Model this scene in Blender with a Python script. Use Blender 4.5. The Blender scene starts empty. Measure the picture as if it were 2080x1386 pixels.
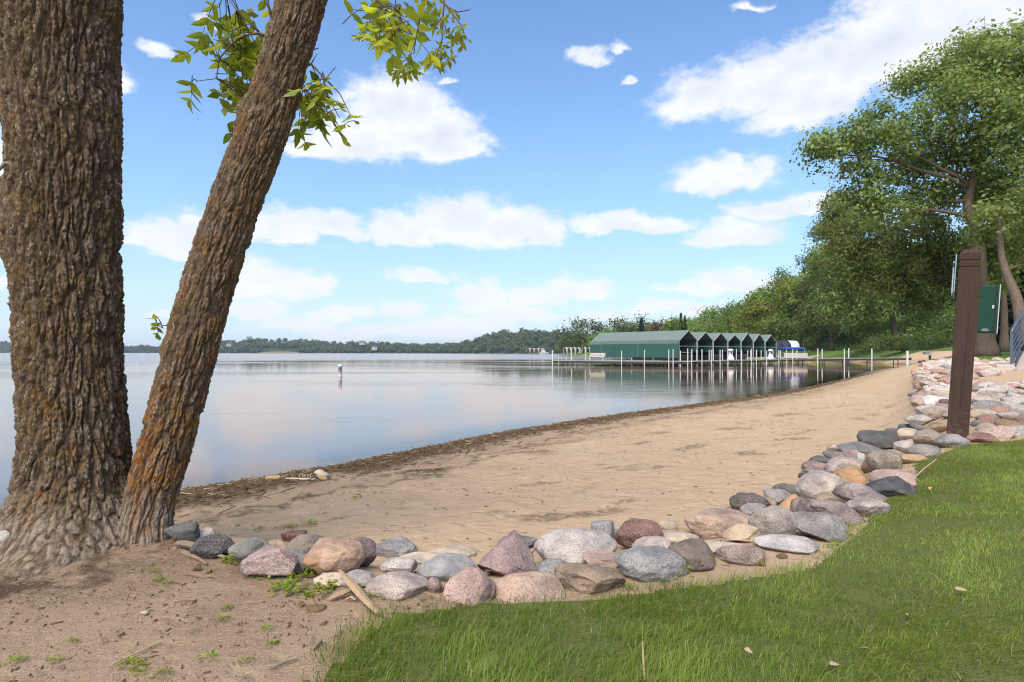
import bpy, bmesh, math, random
import numpy as np
from mathutils import Vector, Matrix

R = math.radians
rng = np.random.default_rng(7)
random.seed(7)
SC = bpy.context.scene
COL = SC.collection

# ------------------------------------------------------------------ camera
F, CX, HY, CAMZ = 1213.0, 1040.0, 716.0, 1.6       # focal length and horizon in photo pixels, eye height over the lake
cam = bpy.data.cameras.new('camera')
cam.lens = 36.0 * F / 2080.0
cam.sensor_width = 36.0
cam.shift_y = (HY - 693.0) / 2080.0
cam.clip_start, cam.clip_end = 0.05, 12000
camo = bpy.data.objects.new('camera', cam)
camo.location = (0, 0, CAMZ)
camo.rotation_euler = (R(90), 0, 0)
COL.objects.link(camo)
SC.camera = camo

# ------------------------------------------------------------------ exposure
SC.view_settings.view_transform = 'Standard'
SC.view_settings.look = 'None'
SC.view_settings.gamma = 1.0
SC.view_settings.use_curve_mapping = False
SC.view_settings.exposure = 0.80
SC.cycles.max_bounces = 6
SC.cycles.diffuse_bounces = 3
SC.cycles.glossy_bounces = 3
SC.cycles.transmission_bounces = 4
SC.cycles.transparent_max_bounces = 8
SC.cycles.filter_width = 1.15
SC.cycles.caustics_reflective = False
SC.cycles.caustics_refractive = False

# ------------------------------------------------------------------ sun and sky
SUN_EL, SUN_AZ = 52.0, 205.0          # azimuth measured clockwise from +Y: behind the camera, a little to its left
sd = Vector((math.sin(R(SUN_AZ)) * math.cos(R(SUN_EL)), math.cos(R(SUN_AZ)) * math.cos(R(SUN_EL)), math.sin(R(SUN_EL))))
sun = bpy.data.lights.new('sun', 'SUN')
sun.energy = 3.7
sun.angle = R(55)
sun.color = (1.0, 0.92, 0.80)
suno = bpy.data.objects.new('sun', sun)
suno.rotation_euler = sd.to_track_quat('Z', 'Y').to_euler()
COL.objects.link(suno)


class NT:
    """small helper to write node trees"""
    def __init__(self, tree):
        self.t = tree
        tree.nodes.clear()

    def n(self, typ, props=None, **inputs):
        nd = self.t.nodes.new(typ)
        for k, v in (props or {}).items():
            setattr(nd, k, v)
        for k, v in inputs.items():
            key = int(k[1:]) if k[0] == '_' and k[1:].isdigit() else k.replace('_', ' ')
            self.set(nd.inputs[key], v)
        return nd

    def set(self, sock, v):
        if isinstance(v, bpy.types.NodeSocket):
            self.t.links.new(v, sock)
        elif v is not None:
            if isinstance(v, (tuple, list)) and len(v) == 3 and sock.type == 'RGBA':
                v = (*v, 1.0)
            sock.default_value = v

    def math(self, op, a, b=None, c=None, clamp=False):
        nd = self.t.nodes.new('ShaderNodeMath')
        nd.operation = op
        nd.use_clamp = clamp
        for i, v in enumerate((a, b, c)):
            self.set(nd.inputs[i], v)
        return nd.outputs[0]

    def vec(self, op, a, b=None, c=None):
        nd = self.t.nodes.new('ShaderNodeVectorMath')
        nd.operation = op
        for i, v in enumerate((a, b, c)):
            if v is not None:
                self.set(nd.inputs[i], v)
        return nd.outputs['Value'] if op in ('LENGTH', 'DOT_PRODUCT', 'DISTANCE') else nd.outputs[0]

    def mix(self, f, a, b, blend='MIX'):
        nd = self.t.nodes.new('ShaderNodeMix')
        nd.data_type = 'RGBA'
        nd.blend_type = blend
        self.set(nd.inputs[0], f)
        self.set(nd.inputs[6], a)
        self.set(nd.inputs[7], b)
        return nd.outputs[2]

    def ramp(self, f, lo, hi, a=0.0, b=1.0, smooth=True):
        nd = self.t.nodes.new('ShaderNodeMapRange')
        nd.interpolation_type = 'SMOOTHSTEP' if smooth else 'LINEAR'
        for i, v in enumerate((f, lo, hi, a, b)):
            self.set(nd.inputs[i], v)
        return nd.outputs[0]

    def noise(self, vec, scale, detail=3.0, rough=0.55, dist=0.0, out='Fac'):
        nd = self.n('ShaderNodeTexNoise', None, Vector=vec, Scale=scale, Detail=detail, Roughness=rough, Distortion=dist)
        return nd.outputs[out]

    def attr(self, name, out='Fac'):
        nd = self.n('ShaderNodeAttribute', {'attribute_name': name})
        return nd.outputs[out]


def azel(px, py):
    az = math.atan((px - CX) / F)
    return az, math.atan((HY - py) / F * math.cos(az))


# cumulus clouds of the sky, each lobe as centre and half size of a patch of sky (measured as photo pixels, stored as azimuth / elevation)
CLOUDS = [
    (700, 300, 130, 52), (800, 262, 120, 98), (880, 282, 105, 72), (640, 312, 90, 40), (915, 306, 70, 40),
    (1430, 205, 105, 62), (1540, 190, 120, 78), (1660, 175, 150, 88), (1800, 115, 150, 110), (1950, 60, 190, 130), (2120, 30, 170, 130),
    (1620, 238, 120, 40), (2200, 120, 220, 120),
    (1470, 368, 108, 50), (1495, 352, 60, 36),
    (830, 468, 100, 42), (925, 460, 120, 62), (1030, 472, 110, 45), (1095, 478, 60, 28),
    (560, 462, 110, 46), (660, 466, 90, 40), (590, 490, 60, 24),
    (330, 470, 90, 40), (395, 462, 70, 46), (300, 490, 60, 22), (350, 505, 70, 22),
    (520, 575, 90, 52), (600, 582, 90, 40), (655, 576, 50, 28),
    (1250, 455, 110, 28), (1340, 458, 70, 24), (1490, 482, 110, 36), (1550, 438, 80, 28), (1650, 418, 80, 26),
    (980, 602, 75, 30), (1090, 606, 70, 26), (1170, 594, 85, 36),
    (860, 562, 72, 20), (520, 632, 80, 26), (815, 636, 45, 22), (1500, 585, 110, 36), (1330, 628, 75, 20),
    (600, 662, 85, 26), (720, 676, 110, 20), (900, 672, 150, 28), (1010, 632, 110, 20), (480, 600, 60, 18), (690, 640, 80, 20), (1380, 590, 80, 22), (1060, 650, 160, 22), (330, 640, 60, 20), (1230, 650, 90, 24), (1430, 640, 120, 26),
    (1180, 120, 60, 34), (1255, 96, 42, 20), (320, 112, 62, 34), (265, 175, 42, 42), (425, 60, 34, 22), (900, 165, 40, 16), (1270, 170, 30, 14), (1510, 8, 50, 14),
    (-40, 330, 90, 80), (-60, 520, 80, 50), (-90, 130, 60, 60), (10, 590, 50, 24),
]
THIN = 13          # the last lobes are thin wisps

world = bpy.data.worlds.new('World')
SC.world = world
world.use_nodes = True
world.cycles.sampling_method = 'MANUAL'
world.cycles.sample_map_resolution = 256
w = NT(world.node_tree)
tc = w.n('ShaderNodeTexCoord')
dirv = w.vec('NORMALIZE', tc.outputs['Generated'])
sep = w.n('ShaderNodeSeparateXYZ', None, Vector=dirv)
X, Y, Z = sep.outputs
az = w.math('ARCTAN2', X, Y)
el = w.math('ARCSINE', Z)
# clear sky: Nishita, whiter towards the horizon where the far clouds run together
sky = w.n('ShaderNodeTexSky', {'sky_type': 'NISHITA', 'sun_disc': False, 'sun_elevation': R(SUN_EL), 'sun_rotation': R(SUN_AZ),
                               'air_density': 1.0, 'dust_density': 0.0, 'ozone_density': 1.0, 'altitude': 0.0})
SKY = 0.100
skc = w.vec('MULTIPLY', sky.outputs[0], (1.04 * SKY, 1.22 * SKY, 1.40 * SKY))
skc = w.mix(w.ramp(el, -0.10, 0.46, 0.97, 0.0), skc, w.mix(w.ramp(el, 0.0, 0.28), (0.385, 0.465, 0.555), (0.215, 0.355, 0.545)))
# general cloud field, the same weather all round
zc = w.math('MAXIMUM', Z, 0.06)
plane = w.n('ShaderNodeCombineXYZ', None, X=w.math('DIVIDE', X, zc), Y=w.math('DIVIDE', Y, zc)).outputs[0]
gen = w.noise(plane, 0.9, 4.0, 0.58, 0.3)
gen = w.math('MULTIPLY', w.ramp(gen, 0.53, 0.66), w.ramp(Z, 0.02, 0.12))
bg_far = w.n('ShaderNodeBackground', None, Color=w.mix(gen, skc, (0.50, 0.525, 0.565)), Strength=1.0)
# the clouds over the lake
p = w.n('ShaderNodeCombineXYZ', None, X=az, Y=el).outputs[0]
wsc = w.vec('MULTIPLY', p, (1.0, 1.7, 1.0))
warp = w.n('ShaderNodeTexNoise', None, Vector=wsc, Scale=10.0, Detail=4.0, Roughness=0.62).outputs['Color']
warp = w.vec('SUBTRACT', warp, (0.5, 0.5, 0.5))
pw = w.vec('MULTIPLY_ADD', warp, (0.105, 0.062, 0.0), p)
fine = w.noise(wsc, 28.0, 4.0, 0.6)
field = None
for i, (px, py, rx, ry) in enumerate(CLOUDS):
    a0, e0 = azel(px, py)
    sx = F / rx / math.cos(a0) ** 2
    sy = F / ry / max(0.75, math.cos(a0))
    q = w.vec('MULTIPLY_ADD', pw, (sx, sy, 0.0), (-a0 * sx, -e0 * sy, 0.0))
    q = w.vec('MAXIMUM', q, w.vec('MULTIPLY', q, (1.0, -1.8, 1.0)))      # flat bases
    L = w.vec('LENGTH', q)
    if len(CLOUDS) - THIN - 4 <= i < len(CLOUDS) - 4:
        L = w.math('ADD', L, 0.38)
    field = L if field is None else w.math('MINIMUM', field, L)
dens = w.math('SUBTRACT', 1.14, field)
dens = w.math('MULTIPLY_ADD', w.math('SUBTRACT', fine, 0.5), 1.0, dens)
soft = w.noise(wsc, 5.0, 1.0)
mask = w.ramp(dens, -0.12, w.math('MULTIPLY_ADD', soft, 0.7, 0.12))
# cloud self shading: the puffs are lit from above
up1 = w.noise(w.vec('ADD', wsc, (0.008, -0.030, 0.0)), 13.0, 3.0, 0.55)
up0 = w.noise(w.vec('ADD', wsc, (0.0, 0.030, 0.0)), 13.0, 3.0, 0.55)
shade = w.math('MULTIPLY_ADD', w.math('SUBTRACT', up1, up0), 1.1, 0.80, clamp=True)
shade = w.math('MULTIPLY', shade, w.ramp(dens, 0.3, 1.15, 1.0, 0.86))
ccol = w.mix(shade, (0.36, 0.41, 0.50), (0.60, 0.61, 0.63))
ccol = w.mix(w.ramp(el, 0.02, 0.26, 0.75, 0.0), ccol, (0.585, 0.605, 0.63))
thick = w.math('MULTIPLY', mask, w.ramp(dens, -0.1, 0.7, 0.62, 0.97))
thick = w.math('MULTIPLY', thick, w.ramp(el, 0.0, 0.10, 0.85, 1.0))
bg_near = w.n('ShaderNodeBackground', None, Color=w.mix(thick, skc, ccol), Strength=1.0)
over_lake = w.math('MULTIPLY', w.ramp(w.math('ABSOLUTE', az), 0.98, 0.80), w.ramp(el, 0.72, 0.56))
over_lake = w.math('MULTIPLY', over_lake, w.math('GREATER_THAN', Z, -0.02))
ms = w.n('ShaderNodeMixShader', None, _0=over_lake, _1=bg_far.outputs[0], _2=bg_near.outputs[0])
w.n('ShaderNodeOutputWorld', None, Surface=ms.outputs[0])

# ------------------------------------------------------------------ helpers
def tag(o, label=None, cat=None, group=None, kind=None):
    for k, v in (('label', label), ('category', cat), ('group', group), ('kind', kind)):
        if v:
            o[k] = v
    return o


def empty(name, loc=(0, 0, 0), rz=0.0):
    o = bpy.data.objects.new(name, None)
    o.location = loc
    o.rotation_euler = (0, 0, rz)
    o.empty_display_size = 0.1
    COL.objects.link(o)
    return o


def link(name, me, parent=None):
    o = bpy.data.objects.new(name, me)
    COL.objects.link(o)
    if parent is not None:
        o.parent = parent
    return o


def mesh_np(name, v, f, mat=None, smooth=False, attrs=None):
    """mesh from numpy vertices and faces that all have the same number of corners"""
    v = np.ascontiguousarray(v, dtype=np.float32)
    f = np.ascontiguousarray(f, dtype=np.int32)
    me = bpy.data.meshes.new(name)
    k = f.shape[1]
    me.vertices.add(len(v))
    me.vertices.foreach_set('co', v.ravel())
    me.loops.add(f.size)
    me.loops.foreach_set('vertex_index', f.ravel())
    me.polygons.add(len(f))
    me.polygons.foreach_set('loop_start', np.arange(0, f.size, k, dtype=np.int32))
    if smooth:
        me.polygons.foreach_set('use_smooth', np.ones(len(f), dtype=bool))
    for n, a in (attrs or {}).items():
        at = me.attributes.new(n, 'FLOAT', 'POINT')
        at.data.foreach_set('value', np.ascontiguousarray(a, dtype=np.float32))
    me.update(calc_edges=True)
    me.validate()
    if mat:
        me.materials.append(mat)
    return me


class MB:
    """collects boxes, tubes and lofts into one mesh"""
    def __init__(self):
        self.v, self.f = [], []

    def add(self, vs, fs):
        b = len(self.v)
        self.v += [tuple(q) for q in vs]
        self.f += [tuple(b + i for i in q) for q in fs]
        return self

    def box(self, c, s, rot=None):
        hx, hy, hz = s[0] / 2, s[1] / 2, s[2] / 2
        vs = [Vector((x, y, z)) for z in (-hz, hz) for x, y in ((-hx, -hy), (hx, -hy), (hx, hy), (-hx, hy))]
        if rot is not None:
            vs = [rot @ q for q in vs]
        c = Vector(c)
        return self.add([q + c for q in vs], [(3, 2, 1, 0), (4, 5, 6, 7), (0, 1, 5, 4), (1, 2, 6, 5), (2, 3, 7, 6), (3, 0, 4, 7)])

    def beam(self, a, b, wd, ht, up=(0, 0, 1)):
        a, b = Vector(a), Vector(b)
        d = (b - a)
        L = d.length
        d.normalize()
        s = d.cross(Vector(up))
        if s.length < 1e-4:
            s = d.cross(Vector((1, 0, 0)))
        s.normalize()
        u = s.cross(d)
        m = Matrix((d, s, u)).transposed()
        return self.box((a + b) / 2, (L, wd, ht), m)

    def tube(self, pts, rad, n=8, cap=True):
        pts = [Vector(q) for q in pts]
        rad = rad if isinstance(rad, (list, tuple)) else [rad] * len(pts)
        rings = []
        prev = None
        for i, q in enumerate(pts):
            t = (pts[min(i + 1, len(pts) - 1)] - pts[max(i - 1, 0)]).normalized()
            if prev is None:
                s = t.cross(Vector((0, 0, 1)))
                if s.length < 0.05:
                    s = t.cross(Vector((1, 0, 0)))
            else:
                s = prev - t * prev.dot(t)
            s.normalize()
            prev = s
            u = t.cross(s)
            rings.append([q + (s * math.cos(a) + u * math.sin(a)) * rad[i] for a in (2 * math.pi * k / n for k in range(n))])
        vs = [x for r in rings for x in r]
        fs = []
        for i in range(len(rings) - 1):
            for k in range(n):
                fs.append((i * n + k, i * n + (k + 1) % n, (i + 1) * n + (k + 1) % n, (i + 1) * n + k))
        if cap:
            fs.append(tuple(range(n - 1, -1, -1)))
            fs.append(tuple((len(rings) - 1) * n + k for k in range(n)))
        return self.add(vs, fs)

    def lathe(self, c, prof, n=12):
        vs = []
        for r, z in prof:
            vs += [(c[0] + r * math.cos(2 * math.pi * k / n), c[1] + r * math.sin(2 * math.pi * k / n), c[2] + z) for k in range(n)]
        fs = []
        for i in range(len(prof) - 1):
            for k in range(n):
                fs.append((i * n + k, i * n + (k + 1) % n, (i + 1) * n + (k + 1) % n, (i + 1) * n + k))
        fs.append(tuple(range(n - 1, -1, -1)))
        fs.append(tuple((len(prof) - 1) * n + k for k in range(n)))
        return self.add(vs, fs)

    def build(self, name, mat, parent=None, smooth=False, bevel=0.0):
        me = bpy.data.meshes.new(name)
        me.from_pydata(self.v, [], self.f)
        me.update()
        if smooth:
            for q in me.polygons:
                q.use_smooth = True
        me.materials.append(mat)
        o = link(name, me, parent)
        if bevel:
            bv = o.modifiers.new('bevel', 'BEVEL')
            bv.width, bv.segments, bv.limit_method = bevel, 2, 'ANGLE'
        return o


# gradient noise on arrays
_perm = np.random.default_rng(3).permutation(512)
_perm = np.concatenate([_perm, _perm, _perm])
_grad = np.random.default_rng(4).normal(size=(512, 3))
_grad /= np.linalg.norm(_grad, axis=1)[:, None]


def perlin(x, y, z):
    x, y, z = np.broadcast_arrays(np.asarray(x, float), np.asarray(y, float), np.asarray(z, float))
    xi, yi, zi = np.floor(x).astype(int), np.floor(y).astype(int), np.floor(z).astype(int)
    xf, yf, zf = x - xi, y - yi, z - zi
    u, v, ww = (t * t * t * (t * (t * 6 - 15) + 10) for t in (xf, yf, zf))
    xi, yi, zi = xi & 511, yi & 511, zi & 511

    def g(a, b, c):
        h = _perm[_perm[_perm[(xi + a) & 511] + ((yi + b) & 511)] + ((zi + c) & 511)]
        gr = _grad[h & 511]
        return gr[..., 0] * (xf - a) + gr[..., 1] * (yf - b) + gr[..., 2] * (zf - c)

    def lerp(a, b, t):
        return a + (b - a) * t
    return lerp(lerp(lerp(g(0, 0, 0), g(1, 0, 0), u), lerp(g(0, 1, 0), g(1, 1, 0), u), v),
                lerp(lerp(g(0, 0, 1), g(1, 0, 1), u), lerp(g(0, 1, 1), g(1, 1, 1), u), v), ww)


def fbm(x, y, z, o=4):
    t, a = 0.0, 1.0
    for i in range(o):
        t = t + a * perlin(x * 2 ** i + 17.3 * i, y * 2 ** i - 9.1 * i, z * 2 ** i + 3.7 * i)
        a *= 0.5
    return t


def sstep(a, b, t):
    t = np.clip((t - a) / (b - a), 0, 1)
    return t * t * (3 - 2 * t)


def catmull(pts, n=8):
    P = np.array(pts, float)
    P = np.vstack([2 * P[0] - P[1], P, 2 * P[-1] - P[-2]])
    out = []
    for i in range(1, len(P) - 2):
        for t in np.arange(n) / n:
            out.append(0.5 * (2 * P[i] + (P[i + 1] - P[i - 1]) * t + (2 * P[i - 1] - 5 * P[i] + 4 * P[i + 1] - P[i + 2]) * t * t
                              + (3 * P[i] - P[i - 1] - 3 * P[i + 1] + P[i + 2]) * t ** 3))
    out.append(P[-2])
    return np.array(out)


# ------------------------------------------------------------------ the lie of the land
SHORE = catmull([(-3000, -420), (-1600, -230), (-800, -116), (-400, -60), (-220, -34), (-120, -18), (-60, -7), (-30, 0.0), (-12, 4.0), (-4.9, 5.72), (-3.77, 6.83), (-2.37, 8.47), (-0.38, 11.5), (1.87, 14.2), (5.28, 17.8),
                 (11.1, 24), (17.9, 32.9), (33, 54), (45, 68), (50, 76), (54, 88), (56, 100), (58, 115), (60, 130), (60, 145), (56, 170), (50, 195), (39, 230), (32, 280), (26, 330), (30, 370), (64, 420), (120, 520)])
LAWN = catmull([(-3000, -426), (-1600, -236), (-800, -122), (-400, -66), (-220, -39), (-120, -22), (-60, -10.5), (-30, -3.0), (-14, 1.2), (-6, 3.3), (-3.17, 3.72), (-1.92, 3.66), (-1.30, 3.32), (-0.69, 3.05), (-0.19, 2.98), (0.40, 3.03), (1.14, 3.38), (1.76, 3.55),
                (2.29, 4.0), (2.91, 4.7), (3.75, 5.6), (4.9, 6.7), (7.0, 10.0), (10.4, 15), (15, 21.5), (21.5, 30), (33, 44), (44, 57), (52, 67),
                (56, 76), (59.5, 87), (62, 100), (64, 115), (66, 131), (66, 147), (63, 174), (58, 199), (48, 236), (41, 284), (34, 326), (38, 362), (68, 408), (130, 510)])


def sdist(x, y, poly):
    """signed distance to a line, positive on its right hand side"""
    x, y = np.atleast_1d(np.asarray(x, float)), np.atleast_1d(np.asarray(y, float))
    sh = x.shape
    x, y = x.ravel(), y.ravel()
    if len(x) > 20000:
        o = np.empty(len(x))
        for k in range(0, len(x), 4000):
            o[k:k + 4000] = sdist(x[k:k + 4000], y[k:k + 4000], poly)
        return o.reshape(sh)
    a, t = poly[:-1], np.diff(poly, axis=0)
    L2 = (t * t).sum(1)
    if len(x) > 300:          # keep the pieces near this batch
        cx, cy = (x.min() + x.max()) / 2, (y.min() + y.max()) / 2
        r = math.hypot(x.max() - x.min(), y.max() - y.min()) / 2
        mid = a + t / 2
        dm = np.hypot(mid[:, 0] - cx, mid[:, 1] - cy)
        hl = np.sqrt(L2) / 2
        kp = dm - hl <= (dm + hl).min() + 2 * r + 1e-6
        a, t, L2 = a[kp], t[kp], L2[kp]
    dx, dy = x[:, None] - a[None, :, 0], y[:, None] - a[None, :, 1]
    u = np.clip((dx * t[:, 0] + dy * t[:, 1]) / L2, 0, 1)
    d2 = (dx - u * t[:, 0]) ** 2 + (dy - u * t[:, 1]) ** 2
    i = np.argmin(d2, axis=1)
    r_ = np.arange(len(x))
    cr = t[i, 0] * dy[r_, i] - t[i, 1] * dx[r_, i]
    return (np.sqrt(d2[r_, i]) * np.where(cr > 0, -1.0, 1.0)).reshape(sh)


TREE_XY = (-2.64, 3.6)


def land(x, y):
    x, y = np.atleast_1d(np.asarray(x, float)), np.atleast_1d(np.asarray(y, float))
    s, e = sdist(x, y, SHORE), sdist(x, y, LAWN)
    sand = np.where(s > 0, 0.40 * (1 - np.exp(-np.maximum(s, 0) / 3.2)), np.maximum(s * 0.09, -1.6))
    wr = np.exp(-((s - 0.45) / 0.28) ** 2) * sstep(40, 12, y)          # the wrack left by the waves
    sand = sand + wr * (0.02 + 0.05 * np.clip(fbm(x * 3, y * 3, 1.0, 3), 0, 1))
    near = sstep(45, 15, np.hypot(x, y)) * sstep(0.0, 0.5, s)
    sand = sand + near * (0.034 * fbm(x * 1.3, y * 1.3, 0.5, 3) + 0.016 * fbm(x * 5, y * 5, 7.0, 3))
    k = np.maximum(0, 0.038 * np.maximum(x, 0) + 0.010 * np.maximum(y, 0))
    lawn = 0.45 + 1.45 * np.tanh(k / 1.45) + sstep(45, 15, np.hypot(x, y)) * (0.03 * fbm(x * 0.7, y * 0.7, 4.0, 2) + 0.008 * fbm(x * 7, y * 7, 2.0, 3))
    m = sstep(-0.75, 0.2, e) if np.ndim(e) else e
    far = sstep(8, 30, y)
    m = m * (1 - far) + sstep(-5, 1.5, e) * far
    z = sand * (1 - m) + lawn * m
    hill = np.clip((e - 14) * 0.16, 0, 14) * sstep(45, 95, y)
    d = np.hypot(x - TREE_XY[0], y - TREE_XY[1])
    mound = 0.05 * np.exp(-(d / 0.9) ** 2)
    return z + hill + mound, s, e


def zt(x, y):
    return float(land(x, y)[0][0])


def W(px, py, d):
    return Vector(((px - CX) / F * d, d, CAMZ + (HY - py) / F * d))


_gd = 1.2 * 1.045 ** np.arange(110)


def ground_hit(px, py):
    """where the line of sight through a photo point meets the ground"""
    gd = _gd
    for _ in range(3):
        x = (px - CX) / F * gd
        z = CAMZ + (HY - py) / F * gd
        g = land(x, gd)[0]
        i = int(np.argmax(z <= g))
        if z[i] > g[i]:
            i = len(gd) - 1
        if i == 0:
            break
        gd = np.linspace(gd[i - 1], gd[i], 9)
    y_ = x[i] / ((px - CX) / F) if abs(px - CX) > 1 else gd[i]
    return Vector((x[i], y_, g[i]))


def inside(x, y, poly):
    r = np.zeros(x.shape, bool)
    n = len(poly)
    for i in range(n):
        x0, y0 = poly[i]
        x1, y1 = poly[(i + 1) % n]
        c = (y0 > y) != (y1 > y)
        with np.errstate(divide='ignore', invalid='ignore'):
            r ^= c & (x < (x1 - x0) * (y - y0) / (y1 - y0) + x0)
    return r


GRASS_PX = [(560, 1480), (655, 1390), (690, 1335), (740, 1290), (790, 1252), (980, 1228), (1240, 1216), (1440, 1192), (1560, 1172), (1640, 1158), (1690, 1120), (1740, 1080),
            (1800, 1012), (1862, 985), (1852, 948), (1900, 925), (1960, 906), (2080, 895), (2300, 885)]
GRASS = [tuple(ground_hit(*q)[:2]) for q in GRASS_PX[1:]]
GRASS = [(-0.95, 1.2), (-0.75, 1.75)] + GRASS + [(9.5, 7.0), (9.5, -3), (-0.95, -3)]

# ------------------------------------------------------------------ materials
MATS = {}


def material(name):
    m = bpy.data.materials.new(name)
    m.use_nodes = True
    MATS[name] = m
    return m, NT(m.node_tree)


def finish(t, shader, disp=None):
    t.n('ShaderNodeOutputMaterial', None, Surface=shader)


def principled(t, color, rough=0.8, normal=None, spec=0.3, metal=0.0):
    b = t.n('ShaderNodeBsdfPrincipled', None, Base_Color=color, Roughness=rough, Metallic=metal)
    b.inputs['Specular IOR Level'].default_value = spec
    if normal is not None:
        t.set(b.inputs['Normal'], normal)
    return b.outputs[0]


def bump(t, h, strength=0.5, dist=0.01):
    return t.n('ShaderNodeBump', None, Strength=strength, Distance=dist, Height=h).outputs[0]


def plain(name, color, rough=0.6, spec=0.3, metal=0.0, vary=0.12, scale=6.0, bmp=0.0, bscale=60.0):
    """painted or moulded surface: even colour with wear"""
    m, t = material(name)
    g = t.n('ShaderNodeNewGeometry').outputs['Position']
    n = t.noise(g, scale, 4.0, 0.6)
    c = t.mix(n, tuple(q * (1 - vary) for q in color), tuple(min(1, q * (1 + vary)) for q in color))
    nm = bump(t, t.noise(g, bscale, 3.0), bmp, 0.01) if bmp else None
    finish(t, principled(t, c, rough, nm, spec, metal))
    return m


# ground: sand, dark soil, wrack and wet edge, read from point attributes of the land
m_ground, t = material('beach_sand')
pos = t.n('ShaderNodeNewGeometry').outputs['Position']
n_big = t.noise(pos, 0.8, 4.0, 0.6)
n_mid = t.noise(pos, 7.0, 5.0, 0.65)
n_fine = t.noise(pos, 90.0, 3.0, 0.7)
n_grain = t.noise(pos, 420.0, 2.0, 0.7)
c = t.mix(n_big, (0.470, 0.323, 0.195), (0.564, 0.413, 0.268))
c = t.mix(t.ramp(n_mid, 0.52, 0.72, 0.0, 0.55), c, (0.376, 0.248, 0.150))
c = t.mix(t.ramp(n_grain, 0.35, 0.75, 0.0, 0.35), c, (0.282, 0.179, 0.109))
st = t.noise(t.vec('MULTIPLY', pos, (2.2, 7.0, 1.0)), 2.2, 5.0, 0.7)
c = t.mix(t.math('MULTIPLY', t.ramp(st, 0.54, 0.68), t.ramp(n_fine, 0.48, 0.62, 0.0, 0.8)), c, (0.152, 0.098, 0.055))
alg = t.math('MULTIPLY', t.attr('algae'), t.ramp(n_mid, 0.40, 0.62))
c = t.mix(t.math('MULTIPLY', alg, 0.7), c, (0.235, 0.188, 0.073))
c = t.mix(t.attr('damp'), c, t.mix(n_big, (0.254, 0.169, 0.105), (0.319, 0.220, 0.141)))
dirt = t.math('MULTIPLY', t.attr('dirt'), 1.0)
dc = t.mix(n_mid, (0.230, 0.150, 0.092), (0.461, 0.332, 0.221))
dc = t.mix(t.ramp(n_fine, 0.5, 0.72, 0.0, 0.75), dc, (0.519, 0.399, 0.281))
dc = t.mix(t.ramp(n_big, 0.45, 0.7, 0.0, 0.45), dc, (0.174, 0.115, 0.070))
dc = t.mix(t.ramp(n_grain, 0.50, 0.78, 0.0, 0.5), dc, (0.139, 0.091, 0.053))
c = t.mix(dirt, c, dc)
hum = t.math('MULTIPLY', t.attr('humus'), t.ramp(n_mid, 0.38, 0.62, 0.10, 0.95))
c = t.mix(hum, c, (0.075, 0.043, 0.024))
wr = t.math('MULTIPLY', t.attr('wrack'), t.ramp(t.noise(pos, 14.0, 5.0, 0.7), 0.36, 0.54))
c = t.mix(wr, c, t.mix(n_fine, (0.051, 0.029, 0.014), (0.116, 0.075, 0.039)))
vo = t.n('ShaderNodeTexVoronoi', {'feature': 'SMOOTH_F1'}, Vector=t.vec('ADD', pos, t.vec('SCALE', t.n('ShaderNodeTexNoise', None, Vector=pos, Scale=3.0).outputs['Color'])), Scale=4.5).outputs['Distance']
h = t.math('MULTIPLY_ADD', n_mid, 0.9, t.math('MULTIPLY_ADD', n_fine, 0.40, t.math('MULTIPLY', n_grain, 0.16)))
h = t.math('MULTIPLY_ADD', t.ramp(vo, 0.0, 0.42), 0.55, h)
h = t.math('MULTIPLY_ADD', st, 0.5, h)
rg = t.math('MULTIPLY_ADD', t.attr('wet'), -0.5, 0.92)
c = t.mix(t.attr('wet'), c, (0.082, 0.049, 0.030))
finish(t, principled(t, c, rg, bump(t, h, 0.9, 0.040), 0.2))

m_lawn, t = material('lawn_soil')
pos = t.n('ShaderNodeNewGeometry').outputs['Position']
c = t.mix(t.noise(pos, 5.0, 5.0, 0.7), (0.075, 0.095, 0.024), (0.13, 0.14, 0.04))
c = t.mix(t.ramp(t.noise(pos, 60.0, 3.0), 0.5, 0.7), c, (0.13, 0.10, 0.045))
finish(t, principled(t, c, 0.95, bump(t, t.noise(pos, 70.0, 4.0), 0.8, 0.03), 0.1))

m_far, t = material('park_grass')
pos = t.n('ShaderNodeNewGeometry').outputs['Position']
c = t.mix(t.noise(pos, 0.35, 5.0, 0.7), (0.085, 0.155, 0.028), (0.16, 0.235, 0.05))
c = t.mix(t.ramp(t.noise(pos, 4.0, 4.0), 0.5, 0.75, 0, 0.5), c, (0.07, 0.11, 0.02))
finish(t, principled(t, c, 0.95, bump(t, t.noise(pos, 9.0, 4.0), 0.9, 0.2), 0.1))

# water: smooth lake with patches of ripples; clear at the very edge
m_water, t = material('lake_water')
pos = t.n('ShaderNodeNewGeometry').outputs['Position']
sp = t.n('ShaderNodeSeparateXYZ', None, Vector=pos)
flat = t.n('ShaderNodeCombineXYZ', None, X=sp.outputs[0], Y=sp.outputs[1]).outputs[0]
r1 = t.noise(t.vec('MULTIPLY', flat, (0.55, 1.0, 1.0)), 3.2, 3.0, 0.6, 0.4)
r2 = t.noise(t.vec('MULTIPLY', flat, (0.6, 1.0, 1.0)), 0.55, 2.0, 0.5, 0.3)
pt = t.noise(t.vec('MULTIPLY', flat, (0.012, 0.045, 1.0)), 1.0, 3.0, 0.6, 0.5)
dist = t.vec('LENGTH', flat)
breeze = t.math('MULTIPLY', t.ramp(pt, 0.50, 0.62), t.ramp(dist, 25.0, 110.0, 0.15, 0.8))
breeze = t.math('MAXIMUM', breeze, t.ramp(dist, 105.0, 170.0))
breeze = t.math('MULTIPLY_ADD', breeze, 0.97, 0.03)
h = t.math('MULTIPLY_ADD', r1, 0.35, r2)
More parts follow.
